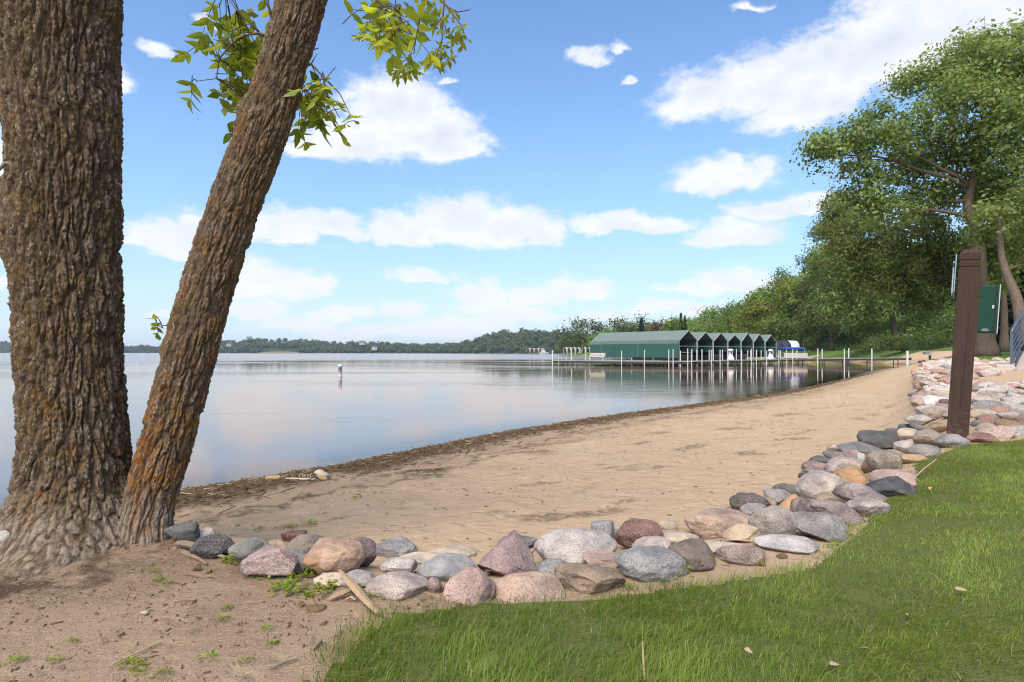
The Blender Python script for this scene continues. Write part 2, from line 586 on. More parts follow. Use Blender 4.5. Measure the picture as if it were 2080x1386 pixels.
nm = t.n('ShaderNodeBump', None, Strength=breeze, Distance=0.14, Height=h).outputs[0]
rough = t.math('MULTIPLY_ADD', breeze, 0.15, t.ramp(dist, 14.0, 55.0, 0.075, 0.03))
body = t.n('ShaderNodeBsdfDiffuse', None, Color=(0.115, 0.088, 0.078)).outputs[0]
gl = t.n('ShaderNodeBsdfGlossy', None, Color=(1.0, 0.895, 0.83), Roughness=rough, Normal=nm).outputs[0]
fr = t.n('ShaderNodeFresnel', None, IOR=2.1, Normal=nm).outputs[0]
clear = t.n('ShaderNodeBsdfTransparent', None, Color=(0.80, 0.72, 0.62)).outputs[0]
under = t.n('ShaderNodeMixShader', None, _0=t.ramp(t.attr('depth'), 0.0, 0.16), _1=clear, _2=body).outputs[0]
finish(t, t.n('ShaderNodeMixShader', None, _0=t.math('MULTIPLY_ADD', fr, 1.0, 0.02, clamp=True), _1=under, _2=gl).outputs[0])


def bark_material(name, orange, grey_low, zlow):
    """brown corky bark; its weathered ridges carry grey wood, ochre moss and orange lichen"""
    m, t = material(name)
    pos = t.n('ShaderNodeNewGeometry').outputs['Position']
    sp = t.n('ShaderNodeSeparateXYZ', None, Vector=pos)
    rdg = t.attr('ridge')
    st = t.vec('MULTIPLY', pos, (1.0, 1.0, 0.40))
    a = t.noise(st, 30.0, 5.0, 0.7)
    c = t.mix(t.ramp(a, 0.3, 0.7), (0.062, 0.042, 0.026), (0.170, 0.120, 0.078))
    b = t.noise(st, 95.0, 3.0, 0.75)
    top = t.ramp(rdg, 0.45, 0.95)
    c = t.mix(t.math('MULTIPLY', t.ramp(b, 0.46, 0.66, 0.0, 0.9), top), c, (0.38, 0.31, 0.24))
    mo = t.noise(pos, 6.5, 4.0, 0.65)
    mg = t.math('MULTIPLY', t.ramp(t.noise(pos, 55.0, 3.0), 0.36, 0.58), t.ramp(rdg, 0.2, 0.7))
    c = t.mix(t.math('MULTIPLY', t.ramp(mo, 0.44, 0.64, 0.0, 0.66), mg), c, (0.175, 0.098, 0.016))
    lo = t.noise(t.vec('ADD', pos, (3.0, 7.0, 1.0)), 4.2, 5.0, 0.7)
    up = t.ramp(sp.outputs[2], 2.1, 0.9, 0.35, 1.0)
    og = t.math('MULTIPLY', t.math('MULTIPLY', t.ramp(lo, orange, orange + 0.12), up), t.math('MULTIPLY', t.ramp(t.noise(pos, 70.0, 3.0), 0.40, 0.58, 0.0, 0.9), t.ramp(rdg, 0.15, 0.6)))
    c = t.mix(og, c, (0.30, 0.105, 0.006))
    low = t.math('MULTIPLY', t.ramp(sp.outputs[2], zlow + 0.34, zlow, 0.0, grey_low), t.ramp(t.math('MULTIPLY_ADD', rdg, 0.7, a), 0.62, 1.15))
    c = t.mix(low, c, t.mix(b, (0.20, 0.155, 0.118), (0.44, 0.37, 0.30)))
    hh = t.math('MULTIPLY_ADD', b, 0.7, a)
    finish(t, principled(t, c, 0.95, bump(t, hh, 1.0, 0.016), 0.10))
    return m


m_bark = bark_material('furrowed_bark', 0.57, 0.62, 0.56)
m_bark2 = bark_material('lichen_bark', 0.46, 0.7, 0.50)
m_trunk, t = material('tree_bark')
pos = t.n('ShaderNodeNewGeometry').outputs['Position']
a = t.noise(t.vec('MULTIPLY', pos, (1, 1, 0.25)), 9.0, 5.0, 0.7)
finish(t, principled(t, t.mix(a, (0.055, 0.038, 0.026), (0.24, 0.18, 0.135)), 0.95, bump(t, a, 1.0, 0.05), 0.1))


def foliage(name, dark, light, trans=0.35, hue=0.0):
    m, t = material(name)
    tint = t.attr('tint')
    rnd = t.n('ShaderNodeObjectInfo').outputs['Random']
    c = t.mix(tint, dark, light)
    c = t.n('ShaderNodeHueSaturation', None, Hue=t.math('MULTIPLY_ADD', rnd, 0.03 if hue == 0 else hue, 0.485), Saturation=1.0,
            Value=t.math('MULTIPLY_ADD', rnd, 0.3, 0.85), Color=c).outputs[0]
    d = t.n('ShaderNodeBsdfDiffuse', None, Color=c, Roughness=0.5).outputs[0]
    tr = t.n('ShaderNodeBsdfTranslucent', None, Color=t.mix(0.5, c, t.mix(1.0, c, (1.0, 0.9, 0.35), 'MULTIPLY'))).outputs[0]
    gl = t.n('ShaderNodeBsdfGlossy', None, Color=(0.5, 0.55, 0.5), Roughness=0.45).outputs[0]
    s = t.n('ShaderNodeMixShader', None, _0=trans, _1=d, _2=tr).outputs[0]
    s = t.n('ShaderNodeMixShader', None, _0=0.035, _1=s, _2=gl).outputs[0]
    finish(t, s)
    return m


m_leaf_cotton = foliage('cottonwood_leaves', (0.115, 0.165, 0.036), (0.335, 0.410, 0.110), 0.5)
m_leaf_maple = foliage('maple_leaves', (0.095, 0.155, 0.028), (0.285, 0.375, 0.078), 0.5)
m_leaf_yellow = foliage('yellow_green_leaves', (0.13, 0.175, 0.022), (0.32, 0.355, 0.050), 0.48)
m_leaf_dark = foliage('dark_leaves', (0.060, 0.100, 0.022), (0.20, 0.245, 0.060), 0.45)
m_leaf_far = foliage('distant_leaves', (0.060, 0.092, 0.034), (0.145, 0.175, 0.070), 0.3)
m_needle = foliage('spruce_needles', (0.018, 0.036, 0.014), (0.055, 0.080, 0.034), 0.1)
m_leaf_rust = foliage('rusty_leaves', (0.11, 0.062, 0.035), (0.20, 0.12, 0.07), 0.2)
m_grass = foliage('grass_blades', (0.085, 0.165, 0.017), (0.345, 0.43, 0.074), 0.5, 0.01)
m_weed = foliage('weed_leaves', (0.12, 0.19, 0.020), (0.31, 0.36, 0.035), 0.4)
m_straw = plain('dry_straw', (0.34, 0.255, 0.16), 0.8, 0.1, 0, 0.3, 12)

# big leaves near the camera: light shows through them
m_ash, t = material('ash_leaf')
rnd = t.n('ShaderNodeObjectInfo').outputs['Random']
oc = t.n('ShaderNodeTexCoord').outputs['Object']
so = t.n('ShaderNodeSeparateXYZ', None, Vector=oc)
rib = t.ramp(t.math('ABSOLUTE', so.outputs[1]), 0.0, 0.004, 0.6, 0.0)
vein = t.math('SINE', t.math('MULTIPLY', t.math('ADD', so.outputs[0], t.math('MULTIPLY', t.math('ABSOLUTE', so.outputs[1]), -0.9)), 420.0))
c = t.mix(rnd, (0.16, 0.23, 0.020), (0.40, 0.43, 0.036))
c = t.mix(t.ramp(vein, 0.7, 1.0, 0.0, 0.25), c, (0.36, 0.40, 0.08))
c = t.mix(rib, c, (0.45, 0.46, 0.13))
br = t.noise(t.vec('ADD', oc, t.vec('MULTIPLY', (5.0, 9.0, 3.0), t.n('ShaderNodeCombineXYZ', None, X=rnd, Y=rnd).outputs[0])), 26.0, 3.0)
c = t.mix(t.math('MULTIPLY', t.ramp(br, 0.62, 0.70), t.ramp(rnd, 0.45, 0.9)), c, (0.20, 0.085, 0.02))
d = t.n('ShaderNodeBsdfDiffuse', None, Color=c).outputs[0]
tr = t.n('ShaderNodeBsdfTranslucent', None, Color=t.mix(1.0, c, (1.5, 1.45, 0.8), 'MULTIPLY')).outputs[0]
s = t.n('ShaderNodeMixShader', None, _0=0.55, _1=d, _2=tr).outputs[0]
gl = t.n('ShaderNodeBsdfGlossy', None, Color=(0.5, 0.5, 0.5), Roughness=0.35).outputs[0]
finish(t, t.n('ShaderNodeMixShader', None, _0=0.04, _1=s, _2=gl).outputs[0])
m_twig = plain('twig_bark', (0.11, 0.075, 0.05), 0.85, 0.15, 0, 0.3, 40)


def stone_material(name, speck, scale, patch, lich=0.0):
    """boulder: the stone's own colour with mineral grains and weathered patches"""
    m, t = material(name)
    oi = t.n('ShaderNodeObjectInfo')
    pos = t.n('ShaderNodeTexCoord').outputs['Object']
    base = oi.outputs['Color']
    off = t.n('ShaderNodeCombineXYZ', None, X=t.math('MULTIPLY', oi.outputs['Random'], 31.0), Y=t.math('MULTIPLY', oi.outputs['Random'], 17.0)).outputs[0]
    q = t.vec('ADD', pos, off)
    big = t.noise(q, 7.0, 4.0, 0.6)
    c = t.mix(t.ramp(big, 0.3, 0.7), t.mix(1.0, base, (1 - patch, 1 - patch, 1 - patch * 0.8), 'MULTIPLY'), t.mix(1.0, base, (1 + patch * 0.6, 1 + patch * 0.6, 1 + patch * 0.7), 'MULTIPLY'))
    f1 = t.noise(q, scale, 3.0, 0.75)
    f2 = t.noise(t.vec('ADD', q, (4.0, 1.0, 9.0)), scale * 1.3, 3.0, 0.75)
    c = t.mix(t.ramp(f1, 0.53, 0.60, 0.0, speck), c, t.mix(1.0, base, (0.25, 0.25, 0.27), 'MULTIPLY'))
    c = t.mix(t.ramp(f2, 0.55, 0.62, 0.0, speck * 0.8), c, (0.52, 0.47, 0.40))
    ru = t.noise(q, 4.0, 5.0, 0.7)
    c = t.mix(t.math('MULTIPLY', t.ramp(ru, 0.58, 0.68), lich), c, (0.33, 0.19, 0.08))
    hh = t.math('MULTIPLY_ADD', f1, 0.25, t.noise(q, 22.0, 5.0, 0.65))
    finish(t, principled(t, c, 0.85, bump(t, hh, 1.0, 0.022), 0.2))
    return m


m_granite = stone_material('granite_boulder', 0.62, 115.0, 0.42)
m_smooth = stone_material('worn_boulder', 0.20, 120.0, 0.34)
m_rusty = stone_material('iron_stained_boulder', 0.30, 80.0, 0.40, 0.75)

m_white = plain('white_paint', (0.60, 0.59, 0.57), 0.5, 0.3, 0, 0.08, 3.0)
m_deck = plain('weathered_deck', (0.30, 0.27, 0.245), 0.85, 0.15, 0, 0.25, 2.0)
m_dockdark = plain('dock_frame', (0.055, 0.048, 0.042), 0.8, 0.15, 0, 0.25, 2.0)
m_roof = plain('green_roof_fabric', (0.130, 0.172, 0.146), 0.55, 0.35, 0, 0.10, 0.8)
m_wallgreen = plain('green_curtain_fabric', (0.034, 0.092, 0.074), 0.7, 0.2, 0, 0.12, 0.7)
m_alu = plain('galvanised_frame', (0.42, 0.43, 0.43), 0.45, 0.4, 0.3, 0.1, 3.0)
m_hull = plain('boat_hull', (0.50, 0.48, 0.46), 0.3, 0.5, 0, 0.08, 1.0)
m_hulldark = plain('boat_cover', (0.03, 0.035, 0.05), 0.7, 0.2, 0, 0.2, 2.0)
m_blue = plain('blue_canvas', (0.03, 0.09, 0.36), 0.7, 0.2, 0, 0.12, 2.0)
m_tan = plain('tan_canvas', (0.55, 0.48, 0.38), 0.7, 0.2, 0, 0.12, 2.0)
m_wall_house = plain('house_siding', (0.46, 0.46, 0.44), 0.8, 0.1, 0, 0.06, 0.5)
m_roof_house = plain('house_shingles', (0.14, 0.13, 0.125), 0.9, 0.1, 0, 0.2, 0.5)
m_glass = plain('dark_glass', (0.03, 0.04, 0.05), 0.15, 0.5, 0, 0.1, 0.5)
m_bone = plain('bleached_bone', (0.46, 0.39, 0.29), 0.7, 0.25, 0, 0.25, 25.0, 0.5, 80)
m_boneorange = plain('tan_bone', (0.46, 0.29, 0.14), 0.75, 0.25, 0, 0.35, 20.0, 0.5, 80)
m_post, t = material('stained_timber')
pos = t.n('ShaderNodeTexCoord').outputs['Object']
g1 = t.noise(t.vec('MULTIPLY', pos, (1, 1, 0.06)), 45.0, 5.0, 0.7)
g2 = t.noise(pos, 5.0, 4.0, 0.6)
c = t.mix(g1, (0.026, 0.015, 0.011), (0.075, 0.045, 0.034))
c = t.mix(t.ramp(g2, 0.5, 0.75, 0, 0.4), c, (0.085, 0.055, 0.043))
sz = t.n('ShaderNodeSeparateXYZ', None, Vector=pos).outputs[2]
c = t.mix(t.math('MULTIPLY', t.ramp(sz, 0.45, 0.0), t.ramp(t.noise(pos, 34.0, 4.0, 0.7), 0.5, 0.68, 0, 0.30)), c, (0.28, 0.23, 0.20))
finish(t, principled(t, c, 0.85, bump(t, g1, 0.7, 0.006), 0.2))
m_boxgreen = plain('green_enamel', (0.005, 0.038, 0.021), 0.5, 0.25, 0, 0.08, 5.0)
m_boxedge = plain('galvanised_edge', (0.48, 0.50, 0.48), 0.4, 0.4, 0.4, 0.25, 30.0)
m_signblue = plain('pale_blue_sign', (0.17, 0.29, 0.36), 0.5, 0.35, 0, 0.06, 4.0)
m_rail = plain('blue_grey_steel', (0.085, 0.105, 0.135), 0.45, 0.4, 0.2, 0.15, 4.0)
m_plank = plain('footbridge_plank', (0.36, 0.30, 0.26), 0.85, 0.15, 0, 0.2, 5.0, 0.4, 60)
m_drift = plain('driftwood', (0.34, 0.235, 0.145), 0.8, 0.15, 0, 0.28, 14.0, 0.6, 90)
m_root = plain('old_root', (0.20, 0.145, 0.105), 0.9, 0.1, 0, 0.3, 20.0, 0.6, 90)
m_wrack = plain('shore_litter', (0.105, 0.068, 0.038), 0.9, 0.1, 0, 0.5, 8.0)
m_clod = plain('mossy_clod', (0.14, 0.095, 0.05), 0.95, 0.1, 0, 0.5, 30.0, 0.9, 90)
m_black = plain('black_iron', (0.03, 0.03, 0.032), 0.7, 0.2, 0, 0.2, 4.0)
m_grillsteel = plain('grill_steel', (0.22, 0.23, 0.24), 0.6, 0.3, 0.3, 0.2, 5.0)  # one steel grey for the plates of the grill

# ------------------------------------------------------------------ ground and lake
def graded(lo, hi, fine_lo, fine_hi, step, grow):
    a = list(np.arange(fine_lo, fine_hi, step))
    v, s = fine_hi, step
    while v < hi:
        a.append(v)
        s *= grow
        v += s
    a.append(hi)
    b = []
    v, s = fine_lo, step
    while True:
        s *= grow
        v -= s
        if v <= lo:
            break
        b.append(v)
    b.append(lo)
    return np.array(b[::-1] + a)


def sheet(xs, ys, zfun):
    gx, gy = np.meshgrid(xs, ys)
    n, mth = gx.shape
    v = np.stack([gx.ravel(), gy.ravel(), zfun.ravel()], 1)
    i = np.arange(n * mth).reshape(n, mth)
    f = np.stack([i[:-1, :-1].ravel(), i[:-1, 1:].ravel(), i[1:, 1:].ravel(), i[1:, :-1].ravel()], 1)
    return v, f


xs = graded(-3000, 3000, -3.6, 5.0, 0.034, 1.045)
ys = graded(-500, 3500, 1.6, 7.2, 0.034, 1.035)
gx, gy = np.meshgrid(xs, ys)
gz, gs, ge = land(gx, gy)
gz = np.where(gy > 430, -1.6, gz)
for k in range(150):                  # footprints and scuffs in the soft sand
    fx_, fy_ = rng.uniform(-3.2, 6.5), rng.uniform(4.0, 12.5)
    fa = rng.uniform(0, 3.14) if k % 3 else 0.75 + rng.normal(0, 0.2)
    dx_, dy_ = gx - fx_, gy - fy_
    u_, v_ = dx_ * math.cos(fa) + dy_ * math.sin(fa), -dx_ * math.sin(fa) + dy_ * math.cos(fa)
    q_ = (u_ / 0.15) ** 2 + (v_ / 0.065) ** 2
    gz = gz + np.where((gs > 1.2) & (ge < -0.5), rng.uniform(0.012, 0.026) * (-np.exp(-q_) + 0.55 * np.exp(-(np.sqrt(q_) - 1.5) ** 2 * 5)), 0)
gv, gf = sheet(xs, ys, gz)
nz = fbm(gx * 1.6, gy * 1.6, 0.0, 3)
in_grass = inside(gx.ravel(), gy.ravel(), GRASS).reshape(gx.shape)
dtree = np.hypot(gx - TREE_XY[0], gy - TREE_XY[1])
# bare soil: landward of the stones, under the trees
dirt = sstep(-0.15, 0.10, ge + 0.12 * nz) * sstep(1.6, 0.2, gx + 0.4 * nz)
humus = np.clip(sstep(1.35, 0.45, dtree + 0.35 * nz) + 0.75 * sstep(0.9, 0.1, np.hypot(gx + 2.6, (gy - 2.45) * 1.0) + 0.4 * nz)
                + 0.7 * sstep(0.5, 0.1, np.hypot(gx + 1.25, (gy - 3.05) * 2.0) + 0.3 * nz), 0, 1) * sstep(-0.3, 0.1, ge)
wrack = sstep(-0.02, 0.10, gs) * sstep(1.5, 0.7, gs + 0.6 * nz + 0.5 * sstep(6, 20, gy)) * sstep(80, 40, gy)
wrack = np.clip(wrack + 0.75 * sstep(0.3, 0.0, np.abs(gs - 1.9 + 0.9 * nz)) * sstep(60, 8, gy) * (nz > -0.15) + 0.6 * sstep(0.22, 0.42, fbm(gx * 0.9 + gy * 0.5, gy * 2.1 - gx, 11.0, 3)) * (gs > 0.6) * (ge < -0.5) * sstep(26, 9, gy), 0, 1)
damp = sstep(3.2, 0.6, gs + 1.2 * nz) * 0.75 * (gs > -3)
algae = np.exp(-((gs - 2.3 - 0.5 * nz) / 0.45) ** 2) * sstep(12, 18, gy)
wet = sstep(0.22, 0.0, gs + 0.05 * nz)
g_me = mesh_np('beach', gv, gf, m_ground, True, {'dirt': dirt.ravel(), 'humus': humus.ravel(), 'wrack': wrack.ravel(), 'damp': damp.ravel(),
                                                 'algae': algae.ravel(), 'wet': wet.ravel()})
tag(link('ground', g_me), 'bare tan sand beach running from the boulders down to the lake', 'beach', kind='structure')

# lawn: a turf sheet lying on the ground
lift = np.where(in_grass, 0.012, 0.0)
lv = gv.copy()
lv[:, 2] += 0.012
keep = in_grass.ravel()[gf].all(1)
lf = gf[keep]
u, inv = np.unique(lf, return_inverse=True)
tag(link('lawn', mesh_np('lawn', lv[u], inv.reshape(lf.shape), m_lawn, True)), 'mown green lawn in the lower right corner', 'lawn', kind='structure')
# park grass farther back: everything landward of the beach and of the stone bank
pk = ((ge > 0.6 + 0.6 * nz) & (gy > 19)) | ((ge > 4.5) & (gy > 7.5)) | ((gy > 86) & (gs > 1.0 + 0.5 * nz) & (gx < 2000))
pf = gf[pk.ravel()[gf].all(1)]
u, inv = np.unique(pf, return_inverse=True)
pv = gv[u].copy()
pv[:, 2] += 0.02
tag(link('park_lawn', mesh_np('park_lawn', pv, inv.reshape(pf.shape), m_far, True)), 'grassy park ground under the trees behind the beach', 'lawn', kind='structure')

wx = graded(-3000, 3000, -5.5, 4.0, 0.11, 1.06)
wy = graded(-60, 3500, 4.0, 15.0, 0.11, 1.05)
hx, hy = np.meshgrid(wx, wy)
hz, hs, he = land(hx, hy)
wv, wf = sheet(wx, wy, np.zeros_like(hx))
dep = np.where(hy > 430, 2.0, np.maximum(-hz, 0))
wet_face = (hs.ravel()[wf] < 1.5).any(1) | (hy.ravel()[wf] > 430).any(1)
wf = wf[wet_face]
u, inv = np.unique(wf, return_inverse=True)
tag(link('lake', mesh_np('lake', wv[u], inv.reshape(wf.shape), m_water, True, {'depth': dep.ravel()[u]})), 'calm pale lake stretching to the far shore', 'lake', kind='structure')


# ------------------------------------------------------------------ grass blades
def blades(pts, length, width, lean, tint, name, mat, segs=2, az=None):
    """curved grass blades as one mesh: each a tapering strip"""
    n = len(pts)
    az = rng.uniform(0, 2 * np.pi, n) if az is None else az
    face = az + rng.normal(0, 0.5, n) + np.pi / 2
    dx, dy = np.cos(az), np.sin(az)
    sx, sy = np.cos(face), np.sin(face)
    vs = []
    for k in range(segs + 1):
        t = k / segs
        up = length * (t - 0.35 * lean * t * t)
        out = length * lean * t * t * 0.9
        wdt = width * (1 - t) ** 0.6 * (0.5 if k == segs else 1.0)
        c = np.stack([pts[:, 0] + dx * out, pts[:, 1] + dy * out, pts[:, 2] + up], 1)
        o = np.stack([sx * wdt / 2, sy * wdt / 2, np.zeros(n)], 1)
        if k < segs:
            vs += [c - o, c + o]
        else:
            vs += [c]
    per = 2 * segs + 1
    V = np.stack(vs, 1).reshape(-1, 3)
    b = (np.arange(n) * per)[:, None]
    tris = []
    for k in range(segs - 1):
        a = 2 * k
        tris += [[a, a + 1, a + 3], [a, a + 3, a + 2]]
    a = 2 * (segs - 1)
    tris.append([a, a + 1, a + 2])
    Fc = (b[:, None, :] + np.array(tris)[None]).reshape(-1, 3)
    return mesh_np(name, V, Fc, mat, False, {'tint': np.repeat(tint, per)})


N = 520000
# nearer ground gets more blades
gyv = 1.3 + (rng.random(N) ** 1.5) * 6.2
gxv = rng.uniform(-1.3, 6.4, N)
jx, jy = 0.10 * perlin(gxv * 5, gyv * 5, 0.3) + 0.16 * perlin(gxv * 1.7, gyv * 1.7, 2.3), 0.10 * perlin(gxv * 5, gyv * 5, 5.3) + 0.16 * perlin(gxv * 1.7, gyv * 1.7, 7.7)
ok = inside(gxv + jx + rng.normal(0, 0.045, N), gyv + jy + rng.normal(0, 0.045, N), GRASS) & (np.abs(gxv) < gyv * 0.92 + 0.35)
gxv, gyv = gxv[ok], gyv[ok]
clump = fbm(gxv * 2.2, gyv * 2.2, 3.0, 3)
cl2 = fbm(gxv * 9, gyv * 9, 1.0, 2)
keep = rng.random(len(gxv)) < np.clip(0.72 + 1.1 * clump + 0.7 * cl2, 0.08, 1)
gxv, gyv, clump, cl2 = gxv[keep], gyv[keep], clump[keep], cl2[keep]
gzv = land(gxv, gyv)[0] + 0.008
lush = sstep(3.6, 2.2, gyv) * sstep(2.4, 0.4, gxv)                     # long soft grass in front, short turf towards the post
ln = (0.027 + 0.027 * lush + 0.018 * clump + 0.014 * cl2) * rng.uniform(0.4, 1.5, len(gxv))
az0 = 2.0 * np.pi * perlin(gxv * 1.1, gyv * 1.1, 9.0) + rng.normal(0, 0.9, len(gxv)) - 0.4
tint = np.clip(0.40 + 0.75 * clump + 0.25 * cl2 + 0.22 * rng.normal(size=len(gxv)) - 0.16 * lush + 0.10 * sstep(3, 6, gyv), 0, 1)
gm = blades(np.stack([gxv, gyv, gzv], 1), np.maximum(ln, 0.014), np.where(gyv > 3.5, 0.0042, 0.0030), rng.uniform(0.25, 1.1, len(gxv)), tint, 'grass', m_grass, 2, az0)
tag(link('grass', gm), 'green grass blades of the foreground lawn', 'grass', kind='stuff')
ns = 2600
i = rng.integers(0, len(gxv), ns)
sm = blades(np.stack([gxv[i], gyv[i], gzv[i]], 1), rng.uniform(0.02, 0.055, ns), np.full(ns, 0.0022), rng.uniform(0.7, 1.6, ns), rng.random(ns), 'dry_grass', m_straw, 2)
tag(link('dry_grass', sm), 'straw coloured dead blades among the lawn grass', 'grass', kind='stuff')

# ------------------------------------------------------------------ litter on the sand
n = 22000
t_ = rng.random(n) ** 1.9
seg = SHORE
cum = np.concatenate([[0], np.cumsum(np.linalg.norm(np.diff(seg, axis=0), axis=1))])
i0 = np.argmin(np.hypot(seg[:, 0] + 6, seg[:, 1] - 5.3))
i1 = np.argmin(np.hypot(seg[:, 0] - 18, seg[:, 1] - 33))
L = cum[i0] + (cum[i1] - cum[i0]) * t_
bx_, by_ = np.interp(L, cum, seg[:, 0]), np.interp(L, cum, seg[:, 1])
tx, ty = np.gradient(seg[:, 0]), np.gradient(seg[:, 1])
tl = np.hypot(tx, ty)
nxv, nyv = np.interp(L, cum, ty / tl), -np.interp(L, cum, tx / tl)
off = np.abs(rng.normal(0.25, 0.42, n)) + 0.02 + 0.45 * np.clip(fbm(bx_ * 1.5, by_ * 1.5, 8, 2), 0, 1)
lx, ly = bx_ + nxv * off, by_ + nyv * off
dirn = np.arctan2(np.interp(L, cum, ty / tl), np.interp(L, cum, tx / tl)) + rng.normal(0, 0.55, n)


def sticks(x, y, ang, length, wd, name, mat, lift=0.012):
    """short sticks and stems lying about: flat three sided prisms in one mesh"""
    n = len(x)
    z = land(x, y)[0] + lift * rng.uniform(0.2, 1.6, n)
    tilt = rng.normal(0, 0.18, n)
    d = np.stack([np.cos(ang) * np.cos(tilt), np.sin(ang) * np.cos(tilt), np.sin(tilt)], 1)
    s = np.stack([-np.sin(ang), np.cos(ang), np.zeros(n)], 1)
    c = np.stack([x, y, z], 1)
    a, b = c - d * length[:, None] / 2, c + d * length[:, None] / 2
    h = np.array([0, 0, 1.0])
    V = np.stack([a - s * wd[:, None] / 2, a + s * wd[:, None] / 2, a + h * wd[:, None] * 0.8,
                  b - s * wd[:, None] / 3, b + s * wd[:, None] / 3, b + h * wd[:, None] * 0.6], 1).reshape(-1, 3)
    q = np.array([[0, 2, 5], [0, 5, 3], [2, 1, 4], [2, 4, 5], [0, 1, 2], [3, 5, 4]])
    Fc = ((np.arange(n) * 6)[:, None, None] + q[None]).reshape(-1, 3)
    return mesh_np(name, V, Fc, mat)


tag(link('shore_litter', sticks(lx, ly, dirn, rng.uniform(0.03, 0.20, n), rng.uniform(0.004, 0.016, n), 'shore_litter', m_wrack, 0.02)),
    'dark brown sticks and reed litter washed up along the waterline', 'debris', kind='stuff')
n = 900
j = rng.integers(0, len(lx), n)
tag(link('pale_reeds', sticks(lx[j] + rng.normal(0, 0.12, n), ly[j] + rng.normal(0, 0.12, n), dirn[j], rng.uniform(0.04, 0.28, n), rng.uniform(0.004, 0.010, n), 'pale_reeds', m_straw, 0.03)),
    'pale dry reed pieces in the waterline litter', 'debris', kind='stuff')
# crumbs of bark and leaf on the open sand and on the soil
n = 16000
cx_, cy_ = rng.uniform(-4.5, 10, n), 1.6 + rng.random(n) ** 1.2 * 17
s_, e_ = land(cx_, cy_)[1:]
kp = (s_ > 0.5) & ~inside(cx_, cy_, GRASS) & (fbm(cx_ * 1.0 + 0.8 * cy_, cy_ * 3.0 - cx_, 6, 3) + 0.22 * rng.normal(size=n) > 0.22)
cx_, cy_ = cx_[kp], cy_[kp]
n = len(cx_)
tag(link('bark_crumbs', sticks(cx_, cy_, rng.uniform(0, 6.3, n), 0.006 + 0.05 * rng.random(n) ** 2.2, rng.uniform(0.003, 0.011, n), 'bark_crumbs', m_wrack, 0.004)),
    'small dark crumbs of bark and leaf scattered over the sand', 'debris', kind='stuff')
n = 7000
cx_, cy_ = rng.uniform(-3.4, 0.3, n), rng.uniform(1.5, 3.9, n)
kp = (land(cx_, cy_)[2] > 0) & ~inside(cx_, cy_, GRASS)
cx_, cy_ = cx_[kp], cy_[kp]
n = len(cx_)
tag(link('soil_fibres', sticks(cx_, cy_, rng.uniform(0, 6.3, n), rng.uniform(0.006, 0.032, n), rng.uniform(0.001, 0.0026, n), 'soil_fibres', m_straw, 0.003)),
    'fine dry grass fibres over the bare soil under the trees', 'debris', kind='stuff')


n = 5000
cx_, cy_ = rng.uniform(-3.4, 0.3, n), rng.uniform(1.5, 3.9, n)
kp = (land(cx_, cy_)[2] > 0) & ~inside(cx_, cy_, GRASS) & (fbm(cx_ * 2.2, cy_ * 2.2, 2, 3) + 0.3 * rng.normal(size=n) > 0)
cx_, cy_ = cx_[kp], cy_[kp]
n = len(cx_)
tag(link('soil_crumbs', sticks(cx_, cy_, rng.uniform(0, 6.3, n), 0.003 + 0.028 * rng.random(n) ** 3, 0.0025 + 0.008 * rng.random(n) ** 2.5, 'soil_crumbs', m_wrack, 0.003)),
    'dark crumbs of bark on the bare soil under the trees', 'debris', kind='stuff')


# ------------------------------------------------------------------ boulders
def ico(sub):
    bm = bmesh.new()
    bmesh.ops.create_icosphere(bm, subdivisions=sub, radius=1.0)
    v = np.array([q.co[:] for q in bm.verts])
    f = np.array([[q.index for q in p.verts] for p in bm.faces])
    bm.free()
    return v, f


ICO = {k: ico(k) for k in (2, 3, 4, 5)}


def boulder_mesh(name, seed, size, angular, sub, mat):
    """field stone: a lumpy ball with broken and worn faces cut into it"""
    v, f = ICO[sub]
    r = np.random.default_rng(seed)
    p = v.copy()
    o = r.uniform(0, 50, 3)
    p *= (1 + (0.30 + 0.15 * angular) * perlin(v[:, 0] * 0.8 + o[0], v[:, 1] * 0.8 + o[1], v[:, 2] * 0.8 + o[2]))[:, None]
    p *= (1 + 0.10 * perlin(v[:, 0] * 1.9 + o[2], v[:, 1] * 1.9 + o[0], v[:, 2] * 1.9 + o[1]))[:, None]
    for _ in range(int(5 + 8 * angular)):
        nrm = r.normal(size=3)
        nrm /= np.linalg.norm(nrm)
        hh = r.uniform(0.42, 0.76) if angular > 0.45 else r.uniform(0.58, 0.90)
        d = p @ nrm - hh
        k = min(0.97, 0.60 + 0.42 * angular)
        p -= (np.where(d > 0, d, 0) * k)[:, None] * nrm
    f2 = fbm(v[:, 0] * 3.0 + o[1], v[:, 1] * 3.0 + o[2], v[:, 2] * 3.0 + o[0], 4)
    p *= (1 + (0.05 + 0.06 * angular) * f2)[:, None]
    lo, hi = p.min(0), p.max(0)
    p = (p - (lo + hi) / 2) / ((hi - lo) / 2) * np.array(size)
    return mesh_np(name, p, f, mat, True)


